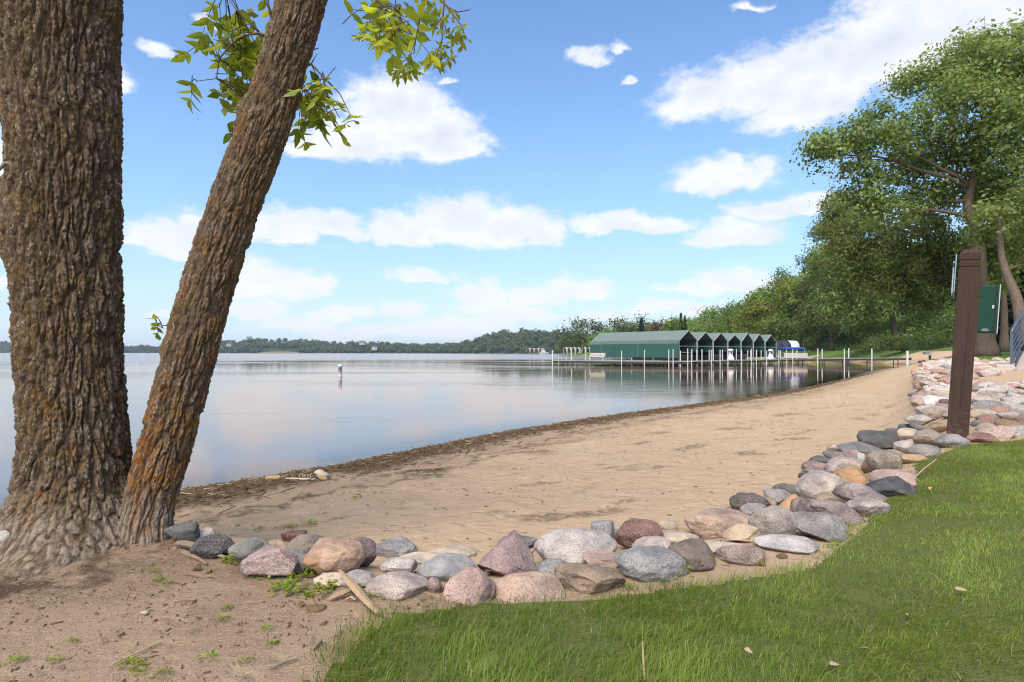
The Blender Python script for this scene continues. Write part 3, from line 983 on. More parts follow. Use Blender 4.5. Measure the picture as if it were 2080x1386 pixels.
def place_boulder(px, py, wpx, hpx, color, mat, angular, seed, depth=0.85, sub=4, name='boulder', sink=0.62, tilt=0.0):
    """a boulder seen centred at (px, py) with that outline, half bedded in the ground"""
    g = ground_hit(px, py + hpx * 0.42)
    d = g.y
    a = wpx / 2 * d / F
    phi = math.atan2(CAMZ - g.z, d)
    happ = hpx / 2 * d / F
    b = a * depth
    c2 = happ ** 2 - (b * math.sin(phi)) ** 2
    if c2 < (0.66 * happ) ** 2:
        c2 = (0.66 * happ) ** 2
        b = min(b, math.sqrt(max(1e-6, happ ** 2 - c2)) / max(math.sin(phi), 0.08))
    c = math.sqrt(c2) / math.cos(phi)
    d2 = d + b * 0.7
    q = W(px, py, d2)
    q.z = max(q.z, float(land(q.x, q.y)[0][0]) + c * (sink - 0.5))
    me = boulder_mesh(name, seed, (a, b, c), angular, sub, mat)
    o = link(name, me)
    o.location = q
    o.rotation_euler = (0, tilt, 0)
    lum = sum(color) / 3
    mixc = [0.76 * q + 0.24 * (0.45 * lum + 0.55 * k_) for q, k_ in zip(color, (0.40, 0.365, 0.33))]
    o.color = (mixc[0] * 0.82, mixc[1] * 0.765, mixc[2] * 0.70, 1.0)
    return o


PINK, MAUVE, GREY, DGREY, BLACK, TAN, CREAM, WHITE, BROWN, RED, OCHRE, SLATE, GREEN, TAUPE, PALE = (
    (0.46, 0.30, 0.26), (0.34, 0.24, 0.22), (0.33, 0.32, 0.31), (0.125, 0.125, 0.125), (0.055, 0.055, 0.06), (0.45, 0.31, 0.19), (0.60, 0.50, 0.36), (0.62, 0.58, 0.53),
    (0.20, 0.135, 0.095), (0.25, 0.085, 0.06), (0.47, 0.27, 0.10), (0.17, 0.175, 0.18), (0.25, 0.26, 0.22), (0.27, 0.225, 0.175), (0.50, 0.46, 0.42))
GR, SM, RU = m_granite, m_smooth, m_rusty
R6, R7, R8 = (340, 1000), (940, 980), (1460, 740)
# enlarged view, centre, outline, colour, kind of stone, how broken, label
BOULDERS = [
    (R6, 115, 285, 180, 150, DGREY, SM, 0.9, 'dark grey angular boulder wedged against the leaning trunk'),
    (R6, 262, 290, 170, 90, PALE, GR, 0.7, 'small pinkish white wedge of rock behind the black speckled boulder'),
    (R6, 315, 378, 250, 160, BLACK, GR, 0.3, 'black speckled boulder with an old root in front of it'),
    (R6, 640, 390, 120, 90, WHITE, SM, 0.3, 'white rock half hidden behind the grey green boulder'),
    (R6, 540, 408, 245, 155, GREEN, SM, 0.1, 'smooth grey green boulder between black boulder and pink triangle'),
    (R6, 730, 375, 210, 80, TAN, GR, 0.3, 'low beige rock buried in sand behind the pink triangle boulder'),
    (R6, 865, 302, 155, 80, RED, GR, 0.7, 'small dark red rock lying alone at the back of the row'),
    (R6, 945, 372, 255, 150, TAUPE, SM, 0.4, 'dark taupe rounded boulder behind the small green stone'),
    (R6, 862, 432, 140, 80, GREEN, SM, 0.3, 'small greenish flat stone beside the pink triangle boulder'),
    (R6, 935, 492, 115, 120, SLATE, SM, 0.2, 'small slate grey stone tucked left of the orange tan boulder'),
    (R6, 738, 475, 335, 225, (0.44, 0.31, 0.29), GR, 0.8, 'pink granite boulder with a triangular peak'),
    (R6, 1312, 420, 210, 190, (0.20, 0.145, 0.13), SM, 0.2, 'smooth purple brown boulder behind the orange tan boulder'),
    (R6, 1155, 458, 350, 225, (0.50, 0.315, 0.19), RU, 0.6, 'big orange tan boulder with a split right shoulder'),
    (R6, 1545, 382, 300, 135, (0.30, 0.30, 0.295), GR, 0.4, 'black and white speckled boulder alone on the sand'),
    (R6, 1130, 592, 240, 100, (0.55, 0.45, 0.33), SM, 0.7, 'flat pale tan slab above the driftwood'),
    (R6, 1292, 592, 235, 105, PALE, GR, 0.3, 'low grey white stone between the pale slab and the long beige boulder'),
    (R6, 1725, 450, 270, 70, CREAM, SM, 0.4, 'long flat cream stone beside the speckled boulder'),
    (R6, 1578, 502, 220, 115, PALE, GR, 0.3, 'small pale speckled stone behind the long beige boulder'),
    (R6, 1945, 408, 290, 75, CREAM, SM, 0.4, 'flat cream stone behind the smooth blue grey boulder'),
    (R6, 1905, 518, 370, 175, (0.34, 0.345, 0.35), SM, 0.1, 'large smooth blue grey boulder left of the purple granite'),
    (R6, 1572, 637, 395, 180, (0.52, 0.42, 0.36), GR, 0.2, 'long beige boulder with ochre stain at the soil edge'),
    (R6, 1818, 642, 95, 100, MAUVE, GR, 0.5, 'small dark mauve stone squeezed between beige and pink boulders'),
    (R7, 45, 715, 330, 240, (0.54, 0.36, 0.29), GR, 0.3, 'rounded salmon pink granite boulder beside the grass'),
    (R7, 375, 410, 240, 100, SLATE, SM, 0.6, 'blue grey slab showing behind the purple granite'),
    (R7, 310, 512, 380, 265, (0.33, 0.215, 0.205), GR, 0.85, 'purple pink angular granite boulder with a sharp top'),
    (R7, 955, 345, 150, 140, (0.27, 0.28, 0.29), GR, 0.8, 'grey pointed rock behind the big pale granite'),
    (R7, 1062, 345, 120, 80, (0.33, 0.34, 0.345), SM, 0.3, 'flat slate grey stone left of the red boulder'),
    (R7, 770, 445, 525, 250, (0.48, 0.44, 0.41), GR, 0.3, 'largest pale grey granite boulder in the middle of the row'),
    (R7, 615, 610, 230, 150, (0.27, 0.27, 0.265), GR, 0.4, 'grey speckled rock under the largest pale granite'),
    (R7, 440, 725, 470, 190, (0.50, 0.34, 0.235), GR, 0.5, 'low tan pink slab at the front of the row by the grass'),
    (R7, 945, 520, 240, 85, (0.54, 0.39, 0.31), SM, 0.3, 'peach coloured stone showing above the flat faced brown block'),
    (R7, 862, 652, 440, 215, (0.29, 0.205, 0.125), RU, 1.0, 'flat faced brown block with dark grey edges'),
    (R7, 1200, 365, 300, 185, (0.235, 0.10, 0.075), GR, 0.6, 'dark red brown boulder behind the pale pink one'),
    (R7, 1392, 292, 120, 65, CREAM, GR, 0.3, 'small cream stone at the back right of the red boulder'),
    (R7, 1470, 375, 250, 90, CREAM, GR, 0.3, 'flat cream stone right of the red boulder'),
    (R7, 1290, 430, 250, 135, (0.50, 0.42, 0.39), GR, 0.2, 'pale pink round boulder behind the dark grey speckled one'),
    (R7, 1280, 558, 450, 225, (0.27, 0.275, 0.28), GR, 0.3, 'big dark grey speckled boulder beside a leafy weed'),
    (R7, 1565, 508, 300, 195, (0.19, 0.145, 0.11), SM, 0.4, 'taupe brown boulder right of the big grey speckled one'),
    (R7, 1740, 445, 310, 80, (0.66, 0.56, 0.38), SM, 0.6, 'flat pale yellow slab lying in the sand'),
    (R7, 1755, 288, 440, 185, (0.48, 0.335, 0.235), GR, 0.2, 'large tan pink boulder where the row bends'),
    (R7, 1915, 350, 300, 120, (0.54, 0.40, 0.24), RU, 0.8, 'broken tan yellow rock in front of the large tan pink boulder'),
    (R7, 1900, 490, 290, 145, (0.33, 0.24, 0.20), GR, 0.3, 'pinkish brown rounded boulder beside the moss clods'),
    (R8, 195, 945, 235, 125, (0.075, 0.06, 0.05), GR, 0.7, 'dark brown black rock at the beach end of the bend'),
    (R8, 235, 1005, 180, 105, GREY, GR, 0.2, 'grey oval boulder below the dark brown black rock'),
    (R8, 335, 958, 95, 75, TAN, SM, 0.3, 'small tan stone wedged under the light grey rock'),
    (R8, 465, 862, 180, 100, DGREY, SM, 0.4, 'charcoal boulder left of the big cream boulder'),
    (R8, 415, 908, 185, 110, (0.34, 0.32, 0.31), GR, 0.5, 'light grey rock in front of the charcoal boulder'),
    (R8, 475, 955, 190, 120, (0.48, 0.27, 0.12), RU, 0.5, 'orange stained rock with a brown face'),
    (R8, 375, 1088, 290, 215, (0.44, 0.38, 0.32), GR, 0.1, 'round beige speckled boulder at the corner of the bend'),
    (R8, 565, 978, 155, 110, TAUPE, SM, 0.2, 'small taupe stone above the mauve boulder'),
    (R8, 690, 835, 315, 190, (0.56, 0.49, 0.41), GR, 0.1, 'big cream egg shaped boulder'),
    (R8, 775, 915, 220, 90, (0.34, 0.255, 0.17), GR, 0.3, 'brown flat stone under the big cream boulder'),
    (R8, 770, 1012, 390, 200, (0.32, 0.235, 0.22), GR, 0.7, 'mauve pointed boulder near the lawn edge'),
    (R8, 690, 1112, 385, 185, (0.28, 0.265, 0.25), GR, 0.8, 'grey angular boulder with a ridge beside the lawn'),
    (R8, 460, 1232, 400, 120, (0.52, 0.50, 0.47), GR, 0.4, 'long flat whitish granite boulder'),
    (R8, 1010, 985, 260, 130, (0.47, 0.41, 0.35), GR, 0.3, 'pale beige boulder half sunk in the lawn'),
    (R8, 990, 885, 310, 155, (0.34, 0.27, 0.255), GR, 0.5, 'mauve grey boulder left of the blue black slab'),
    (R8, 1195, 790, 270, 130, (0.48, 0.33, 0.28), GR, 0.4, 'pink boulder behind the blue black slab'),
    (R8, 1135, 835, 320, 150, (0.055, 0.065, 0.08), SM, 0.8, 'blue black slab tilted at the grass edge'),
    (R8, 910, 768, 205, 120, OCHRE, SM, 0.4, 'orange ochre boulder above the blue black slab'),
    (R8, 700, 748, 240, 95, (0.25, 0.19, 0.175), GR, 0.5, 'dark mauve flat rock above the big cream boulder'),
    (R8, 680, 702, 200, 75, (0.32, 0.20, 0.17), GR, 0.4, 'reddish flat rock on the beach side of the pinkish beige boulder'),
    (R8, 850, 700, 220, 125, (0.50, 0.41, 0.35), GR, 0.2, 'pinkish beige round boulder'),
    (R8, 695, 660, 125, 60, DGREY, SM, 0.5, 'small dark grey stone at the sand edge above the reddish rock'),
    (R8, 920, 645, 110, 110, (0.46, 0.32, 0.28), GR, 0.3, 'small pink upright stone'),
    (R8, 968, 660, 65, 95, (0.48, 0.47, 0.45), SM, 0.4, 'narrow whitish grey stone'),
    (R8, 835, 632, 140, 65, MAUVE, GR, 0.4, 'mauve flat stone under the slate slab'),
    (R8, 1140, 668, 220, 150, (0.29, 0.23, 0.165), GR, 0.2, 'large taupe round boulder touching the lawn'),
    (R8, 1028, 680, 105, 125, (0.21, 0.13, 0.055), RU, 0.9, 'brown orange broken face left of the large taupe boulder'),
    (R8, 1310, 645, 180, 65, (0.52, 0.36, 0.16), SM, 0.3, 'flat ochre stone sunk in the grass'),
    (R8, 950, 592, 265, 105, SLATE, SM, 0.5, 'long slate grey slab'),
    (R8, 1045, 562, 150, 60, TAN, SM, 0.2, 'tan stone behind the long slate slab'),
    (R8, 820, 575, 135, 70, (0.48, 0.37, 0.30), GR, 0.3, 'pale pink beige stone at the sand edge beyond the bend'),
    (R8, 765, 625, 95, 65, DGREY, GR, 0.3, 'little dark grey round stone beneath the pale pink beige one'),
    (R8, 1110, 530, 270, 130, (0.075, 0.08, 0.085), SM, 1.0, 'charcoal slate rock with a jagged top'),
    (R8, 1200, 478, 120, 70, DGREY, SM, 0.4, 'dark grey round stone behind the jagged slate'),
    (R8, 1300, 487, 145, 90, CREAM, SM, 0.3, 'cream stone in the narrow part of the row'),
    (R8, 1225, 522, 100, 70, (0.46, 0.31, 0.27), SM, 0.2, 'small pink stone beside the jagged slate'),
    (R8, 1310, 562, 185, 90, (0.57, 0.50, 0.46), SM, 0.2, 'pinkish white stone in the narrow part of the row'),
    (R8, 1380, 597, 205, 90, (0.31, 0.29, 0.26), SM, 0.1, 'smooth grey stone at the edge of the lawn'),
    (R8, 1430, 512, 185, 125, (0.36, 0.30, 0.24), SM, 0.2, 'tan grey boulder left of the timber post foot'),
    (R8, 1585, 527, 205, 90, (0.33, 0.325, 0.32), GR, 0.1, 'grey rounded boulder at the foot of the timber post'),
    (R8, 1278, 435, 95, 50, DGREY, SM, 0.4, 'thin dark stone at the sand side below the pale triangular rock'),
    (R8, 1360, 437, 105, 65, (0.20, 0.205, 0.21), GR, 0.6, 'blue grey veined rock below the pale triangular rock'),
    (R8, 1370, 385, 195, 90, (0.48, 0.45, 0.40), GR, 0.6, 'pale triangular rock on the sand side of the post'),
    (R8, 1480, 442, 155, 85, (0.42, 0.28, 0.13), RU, 0.5, 'ochre brown rock left of the post'),
    (R8, 1480, 335, 200, 90, (0.43, 0.34, 0.25), SM, 0.3, 'tan flat boulder farther up beside the post'),
    (R8, 1480, 262, 150, 85, (0.66, 0.63, 0.60), SM, 0.6, 'bright white rock beside the post'),
    (R8, 1538, 268, 65, 55, (0.26, 0.12, 0.08), SM, 0.4, 'small red brown stone next to the bright white rock'),
    (R8, 1375, 268, 115, 70, (0.48, 0.38, 0.29), SM, 0.2, 'beige stone on the sand left of the bright white rock'),
    (R8, 1328, 206, 72, 28, SLATE, SM, 0.2, 'flat blue grey stone alone on the sand'),
    (R8, 1490, 182, 155, 48, (0.62, 0.58, 0.52), SM, 0.3, 'flat white stone beyond the bright white rock'),
    (R8, 1775, 505, 190, 65, (0.32, 0.13, 0.095), GR, 0.5, 'low red rock on the bare soil right of the post'),
    ((0, 0), 2, 1105, 36, 44, WHITE, SM, 0.4, 'white rock at the left edge behind the big trunk'),
]
for k, (reg, x_, y_, w_, h_, colr, mt, ang, lab) in enumerate(BOULDERS):
    s_ = 1.0 if reg == (0, 0) else 3.355
    o = place_boulder(reg[0] + x_ / s_, reg[1] + y_ / s_, w_ / s_ * 1.13, h_ / s_ * 1.18, colr, mt, ang, 100 + k, sub=5 if w_ > 180 else 4)
    tag(o, lab, 'boulder', 'boulders edging the lawn')

# stone bank beyond the post: stones laid as one bank
bank = empty('riprap_bank', (8.5, 11.0, zt(8.5, 11.0)))
tag(bank, 'bank of pale pink and tan stones between the post and the footbridge', 'stone bank')
RC = [PINK, PALE, (0.54, 0.43, 0.36), CREAM, WHITE, (0.50, 0.37, 0.31), TAN, (0.56, 0.50, 0.45), GREY, (0.44, 0.27, 0.22), WHITE, (0.55, 0.42, 0.37)]
lib = [boulder_mesh('stone', 900 + k, (1.0, 0.8, 0.45), 0.25 + 0.06 * k, 4, GR if k % 2 else SM) for k in range(8)]
nc = 9000
rx_, ry_ = rng.uniform(4.6, 19, nc), rng.uniform(6.3, 24, nc)
rz_, rs_, re_ = land(rx_, ry_)
rpx, rpy = CX + F * rx_ / ry_, HY + F * (CAMZ - rz_) / ry_
okr = (re_ > -0.15) & ~inside(rx_, ry_, GRASS) & (rpx < 2230) & (rpx > 1848) & (rpy > 736)
wk = (rx_ - 9.64) * -0.678 + (ry_ - 12.63) * 0.735          # clear of the plank walk
al = (rx_ - 9.64) * 0.735 + (ry_ - 12.63) * 0.678
okr &= ~((wk < 0.12) & (wk > -2.0) & (al > -0.1)) & ~((rpx < 1965) & (rpy > 848))
done = []
for k in np.nonzero(okr)[0]:
    gx_, gy_, gz_ = rx_[k], ry_[k], rz_[k]
    rad = random.uniform(0.09, 0.21) * (1.0 + 0.03 * gy_)
    if any((gx_ - a) ** 2 + (gy_ - b) ** 2 < ((rad + c) * 0.74) ** 2 for a, b, c in done):
        continue
    if len(done) >= 290:
        break
    done.append((gx_, gy_, rad))
    o = link('stone', random.choice(lib), bank)
    o.location = Vector((gx_, gy_, gz_ + rad * 0.13)) - bank.location
    o.scale = (rad, rad * random.uniform(0.8, 1.1), rad * random.uniform(0.75, 1.15))
    o.rotation_euler = (random.uniform(-.25, .25), random.uniform(-.25, .25), random.uniform(0, 6.28))
    cc = random.choice(RC)
    kk = random.uniform(0.85, 1.1)
    o.color = (cc[0] * 1.05 * kk, cc[1] * 0.98 * kk, cc[2] * 0.88 * kk, 1)

# ------------------------------------------------------------------ the two-stemmed tree in front
def worley(x, y, z):
    """distance to the nearest and second nearest of scattered points, and a random number of the nearest"""
    xi, yi, zi = np.floor(x).astype(int), np.floor(y).astype(int), np.floor(z).astype(int)
    f1 = np.full(x.shape, 9.0)
    f2 = np.full(x.shape, 9.0)
    hid = np.zeros(x.shape)
    tab = np.random.default_rng(12).random((512, 4))
    for a in (-1, 0, 1):
        for b in (-1, 0, 1):
            for c in (-1, 0, 1):
                h = tab[_perm[_perm[_perm[(xi + a) & 511] + ((yi + b) & 511)] + ((zi + c) & 511)] & 511]
                d = np.sqrt((xi + a + h[..., 0] - x) ** 2 + (yi + b + h[..., 1] - y) ** 2 + (zi + c + h[..., 2] - z) ** 2)
                m = d < f1
                f2 = np.where(m, f1, np.minimum(f2, d))
                hid = np.where(m, h[..., 3], hid)
                f1 = np.where(m, d, f1)
    return f1, f2, hid


def bark_stem(path, radii, zs_n, th_n, seed, amp, name, mat, parent, flare=None, top_taper=1.0, knots=()):
    """trunk surface as a fine grid whose relief is the bark: long ridges parted by furrows"""
    P = np.array(path, float)
    cum = np.concatenate([[0], np.cumsum(np.linalg.norm(np.diff(P, axis=0), axis=1))])
    t = np.linspace(0, cum[-1], zs_n)
    from_c = [np.interp(t, cum, P[:, k]) for k in range(3)]
    k5 = np.ones(41) / 41
    ctr = np.stack([np.convolve(np.pad(c, 20, mode='reflect', reflect_type='odd'), k5, 'valid') for c in from_c], 1)
    rad = np.convolve(np.pad(np.interp(t, cum, radii), 20, mode='edge'), k5, 'valid')
    tg = np.gradient(ctr, axis=0)
    tg /= np.linalg.norm(tg, axis=1)[:, None]
    ax = np.cross(tg, [0, 1.0, 0])
    ax /= np.linalg.norm(ax, axis=1)[:, None]
    ay = np.cross(ax, tg)
    ay = -ay
    th = np.linspace(0, 2 * np.pi, th_n, endpoint=False)
    T, TH = np.meshgrid(t, th, indexing='ij')
    RR = np.repeat(rad[:, None], th_n, 1)
    if flare is not None:
        RR = RR * flare(T, TH, ctr)
    # relief: corky plates of uneven height parted by furrows, laid out over the surface itself
    RB = rad[:, None] * (RR / rad[:, None]) ** 0.45
    px_, py_ = ctr[:, 0][:, None] + np.cos(TH) * RB + seed, ctr[:, 1][:, None] + np.sin(TH) * RB + 2 * seed
    px_, py_ = np.cos(TH) * RB + seed, np.sin(TH) * RB + 2 * seed
    pz_ = T - 0.9 * (RR - rad[:, None])
    wx = 0.016 * perlin(px_ * 14, py_ * 14, pz_ * 10)
    wy = 0.016 * perlin(px_ * 14 + 9, py_ * 14, pz_ * 10 + 4)
    f1, f2, hid = worley((px_ + wx) * 24, (py_ + wy) * 24, pz_ * 3.6 + 0.35 * perlin(px_ * 18, py_ * 18, pz_ * 5))
    g1, g2, hid2 = worley((px_ + wx) * 52, (py_ + wy) * 52, pz_ * 21)
    n1 = perlin((px_ + wx) * 42, (py_ + wy) * 42, pz_ * 7)
    n3 = fbm(px_ * 95, py_ * 95, pz_ * 62, 3)
    plate = np.clip((f2 - f1) / 0.26, 0, 1) ** 0.7 * (0.62 + 0.38 * np.clip(np.abs(n1) / 0.18, 0, 1))
    flake = np.clip((g2 - g1) / 0.22, 0, 1)
    rel = amp * (plate * (0.72 + 0.28 * hid) - 0.5) + amp * 0.30 * (flake * (0.45 + 0.55 * hid2) - 0.4) * (0.35 + 0.65 * plate) + amp * 0.34 * n3
    ridge = np.clip(plate * (0.7 + 0.3 * hid) + 0.25 * (flake - 0.6) + 0.4 * n3, 0, 1)
    cx, cy = np.cos(TH) * rad.mean() + seed, np.sin(TH) * rad.mean() + 2 * seed
    big = 0.035 * rad.mean() / 0.3 * perlin(cx * 3.2, cy * 3.2, T * 1.6)
    low = 1 - 0.45 * sstep(0.35, 0.0, ctr[:, 2][:, None] - 0.5)
    D = RR + rel * low + big
    for (tk, thk, hk, wk) in knots:
        dd = ((T - tk) / wk) ** 2 + (np.angle(np.exp(1j * (TH - thk))) * rad.mean() / wk) ** 2
        D = D + hk * np.exp(-dd)
    V = ctr[:, None, :] + ax[:, None, :] * (np.cos(TH) * D)[..., None] + ay[:, None, :] * (np.sin(TH) * D)[..., None]
    i = np.arange(zs_n * th_n).reshape(zs_n, th_n)
    j = np.roll(i, -1, 1)
    f = np.stack([i[:-1].ravel(), j[:-1].ravel(), j[1:].ravel(), i[1:].ravel()], 1)
    me = mesh_np(name, V.reshape(-1, 3), f, mat, True, {'ridge': ridge.ravel()})
    return link(name, me, parent), ctr, rad


tree = empty('ash_tree', (0, 0, 0))
tag(tree, 'large rough barked tree with an upright trunk and a leaning second stem', 'tree')
TY = 3.6
prof = [(160, 1190, 110), (158, 1080, 112), (153, 924, 108), (145, 774, 103), (137, 560, 106), (130, 430, 113), (135, 330, 108), (127, 240, 117), (122, 120, 122), (122, 0, 126), (118, -160, 132), (120, -420, 140), (140, -800, 120)]
path, rads = [], []
for px, py, r_ in prof:
    path.append(W(px, py, TY))
    rads.append(0.815 * r_ * TY / F)


def flare_main(T, TH, ctr):
    h = ctr[:, 2][:, None] - 0.47
    hh = np.clip(h, -0.1, None)
    g = np.exp(-hh / 0.16)
    g2 = np.exp(-hh / 0.40)
    lobe = lambda a, wd: np.exp(-(np.angle(np.exp(1j * (TH - a))) / wd) ** 2)
    # roots: one runs towards the camera, one under the leaning stem, others behind and left
    base = 0.16 + 0.08 * np.cos(TH * 5 + 1.0)
    return 1 + g * (base + 1.75 * lobe(1.90, 0.42) + 0.60 * lobe(2.85, 0.5) + 1.0 * lobe(0.75, 0.55) + 0.7 * lobe(-1.0, 0.5) + 0.6 * lobe(-2.2, 0.5)) \
        + g2 * (0.06 + 0.30 * lobe(2.9, 0.7) + 0.12 * lobe(1.5, 0.7)) 


main, mctr, mrad = bark_stem(path, rads, 760, 380, 3.3, 0.036, 'trunk', m_bark, tree, flare_main, knots=[(2.36, 0.30, 0.05, 0.09), (2.08, 0.35, 0.045, 0.15), (2.72, math.pi - 0.1, 0.03, 0.18)])
sprof = [(286, 1180, 66, 3.50), (288, 1110, 60, 3.50), (296, 1050, 54, 3.53), (309, 995, 54, 3.57), (332, 924, 56, 3.63), (372, 774, 58, 3.70), (430, 560, 54, 3.80), (480, 410, 53, 3.86), (537, 260, 53, 3.93), (576, 130, 52, 3.98), (612, 0, 52, 4.03), (690, -260, 50, 4.15), (800, -600, 44, 4.3)]
spath = [W(a, b, d) for a, b, r_, d in sprof]
srads = [r_ * d / F * (0.86 if b > -100 and b < 600 else 0.82) for a, b, r_, d in sprof]


def flare_stem(T, TH, ctr):
    h = np.clip(ctr[:, 2][:, None] - 0.47, -0.1, None)
    return 1 + np.exp(-h / 0.14) * (0.10 + 0.12 * np.cos(TH * 4 + 2)) + 0.02 * np.exp(-h / 0.5)


stem, sctr, srad = bark_stem(spath, srads, 760, 250, 8.7, 0.026, 'trunk', m_bark2, tree, flare_stem, knots=[(2.98, 0.5, 0.03, 0.06)])
stem['label'] = 'leaning second stem with orange lichen'
# broken branch stub on the upright trunk
mb = MB()
a = W(62, 345, 3.42)
mb.tube([a + Vector((0.06, 0.06, 0)), W(30, 338, 3.40), W(10, 332, 3.38), W(-6, 350, 3.36)], [0.03, 0.022, 0.013, 0.006], 7)
mb.tube([W(40, 340, 3.40), W(28, 352, 3.37), W(14, 366, 3.35)], [0.022, 0.016, 0.005], 7)
mb.build('branch_stub', m_root, tree, True)
mb = MB()
mb.tube([W(236, 372, 3.6), W(246, 376, 3.58), W(247, 384, 3.58)], [0.006, 0.004, 0.002], 5)
mb.build('twig_stub', m_root, tree, True)


m_leaf_thin = foliage('thin_leaves', (0.16, 0.23, 0.020), (0.40, 0.43, 0.036), 0.58)


# leaves
def leaf_mesh(seed, L=1.0, wd=0.42):
    r = random.Random(seed)
    n = 7
    v, f = [], []
    for k in range(n + 1):
        t = k / n
        hw = wd / 2 * (math.sin(math.pi * min(1, t ** 0.8)) ** 0.85) * (1 - 0.25 * t) if 0 < k < n else 0.0
        z = -0.16 * t * t * r.uniform(0.6, 1.4) + 0.02
        jag = r.uniform(0.86, 1.08)
        v += [(t * L, -hw * jag, z + hw * 0.35), (t * L, 0, z), (t * L, hw * jag, z + hw * 0.35)]
    for k in range(n):
        a = 3 * k
        f += [(a, a + 1, a + 4, a + 3), (a + 1, a + 2, a + 5, a + 4)]
    me = bpy.data.meshes.new('leaf')
    me.from_pydata([tuple(q * 0.15 for q in p) for p in v], [], f)
    me.materials.append(m_ash)
    for p in me.polygons:
        p.use_smooth = True
    me.update()
    return me


LEAVES = [leaf_mesh(k, 1.0, random.uniform(0.44, 0.60)) for k in range(7)]
rl = random.Random(21)


def spray(parent, start, direction, length, size, pairs, twigs):
    """one compound leaf: a stalk with paired leaflets and one at its tip"""
    d = Vector(direction).normalized()
    pts = [Vector(start) + d * length * t + Vector((0, 0, -0.35 * length * t * t)) for t in (0, .33, .66, 1)]
    twigs.tube(pts, [0.0035, 0.003, 0.0025, 0.0015], 5, False)
    side = d.cross(Vector((0, 0, 1)))
    if side.length < 0.1:
        side = Vector((1, 0, 0))
    side.normalize()
    up = side.cross(d)
    roll = rl.uniform(-0.9, 0.9)
    side, up = side * math.cos(roll) + up * math.sin(roll), up * math.cos(roll) - side * math.sin(roll)
    spots = []
    for k in range(pairs):
        t = 0.35 + 0.6 * k / max(1, pairs - 1) if pairs > 1 else 0.6
        q = pts[0].lerp(pts[3], t) + Vector((0, 0, 0.12 * length * math.sin(t * 3.14)))
        q = pts[0] + d * length * t + Vector((0, 0, -0.35 * length * t * t))
        for s in (-1, 1):
            if rl.random() < 0.12:
                continue
            spots.append((q, (d * 0.55 + side * s * 0.9 + Vector((0, 0, -0.35 - rl.uniform(0, 0.7)))), rl.uniform(0.75, 1.1)))
    spots.append((pts[3], d + Vector((0, 0, -0.6)), 1.15))
    for q, ax, sz in spots:
        ax = ax.normalized()
        sd_ = ax.cross(up + Vector((rl.uniform(-.5, .5), rl.uniform(-.5, .5), rl.uniform(-.3, .3))))
        if sd_.length < 0.05:
            sd_ = Vector((0, 1, 0))
        sd_.normalize()
        nn = ax.cross(sd_)
        o = link('leaf', rl.choice(LEAVES), parent)
        m = Matrix((ax, sd_, nn)).transposed().to_4x4()
        o.matrix_world = Matrix.Translation(q) @ m @ Matrix.Scale(0.86 * size * sz, 4)


def branch(paths, clusters, d0, size, name='branch', pairs=(2, 3)):
    """a branch with its twigs (one mesh) and its leaves; clusters are places where compound leaves sit"""
    tw = MB()
    for pp, r0 in paths:
        pts = [W(*q) for q in pp]
        tw.tube(pts, [r0 * (1 - 0.75 * k / (len(pts) - 1)) for k in range(len(pts))], 6)
    root = bpy.data.objects.new(name, None)
    holder = tw
    starts = [W(*q) for pp, r0 in paths for q in pp]
    todo = []
    for (px, py, rx, ry, n) in clusters:
        for _ in range(n):
            a = rl.uniform(0, 6.28)
            q = rl.uniform(0, 1) ** 0.6
            todo.append(W(px + rx * q * math.cos(a), py + ry * q * math.sin(a), d0 + rl.uniform(-0.22, 0.30)))
    plan = []
    for q in todo:
        ln = rl.uniform(0.20, 0.34) * size
        near = min(starts, key=lambda s: (s - q).length)
        dr = (q - near)
        if dr.length < 0.03:
            dr = Vector((rl.uniform(-1, 1), rl.uniform(-1, 1), -0.3))
        if dr.length > 0.16:
            tw.tube([near, near.lerp(q, 0.5) + Vector((0, 0, 0.02)), q], [0.0045, 0.0035, 0.0025], 5, False)
        dr.normalize()
        dr += Vector((rl.uniform(-.7, .7), rl.uniform(-.7, .7), rl.uniform(-.6, .3)))
        plan.append((q - dr.normalized() * ln * 0.5, dr, ln))
    # the twig mesh must exist before its leaves
    bo = None
    tw2 = tw
    leaves_parent = bpy.data.objects.new(name, bpy.data.meshes.new(name))
    COL.objects.link(leaves_parent)
    leaves_parent.parent = tree
    for q, dr, ln in plan:
        spray(leaves_parent, q, dr, ln, size, rl.randint(*pairs), tw2)
    me = leaves_parent.data
    me.from_pydata(tw2.v, [], tw2.f)
    me.materials.append(m_twig)
    for p in me.polygons:
        p.use_smooth = True
    me.update()
    return leaves_parent


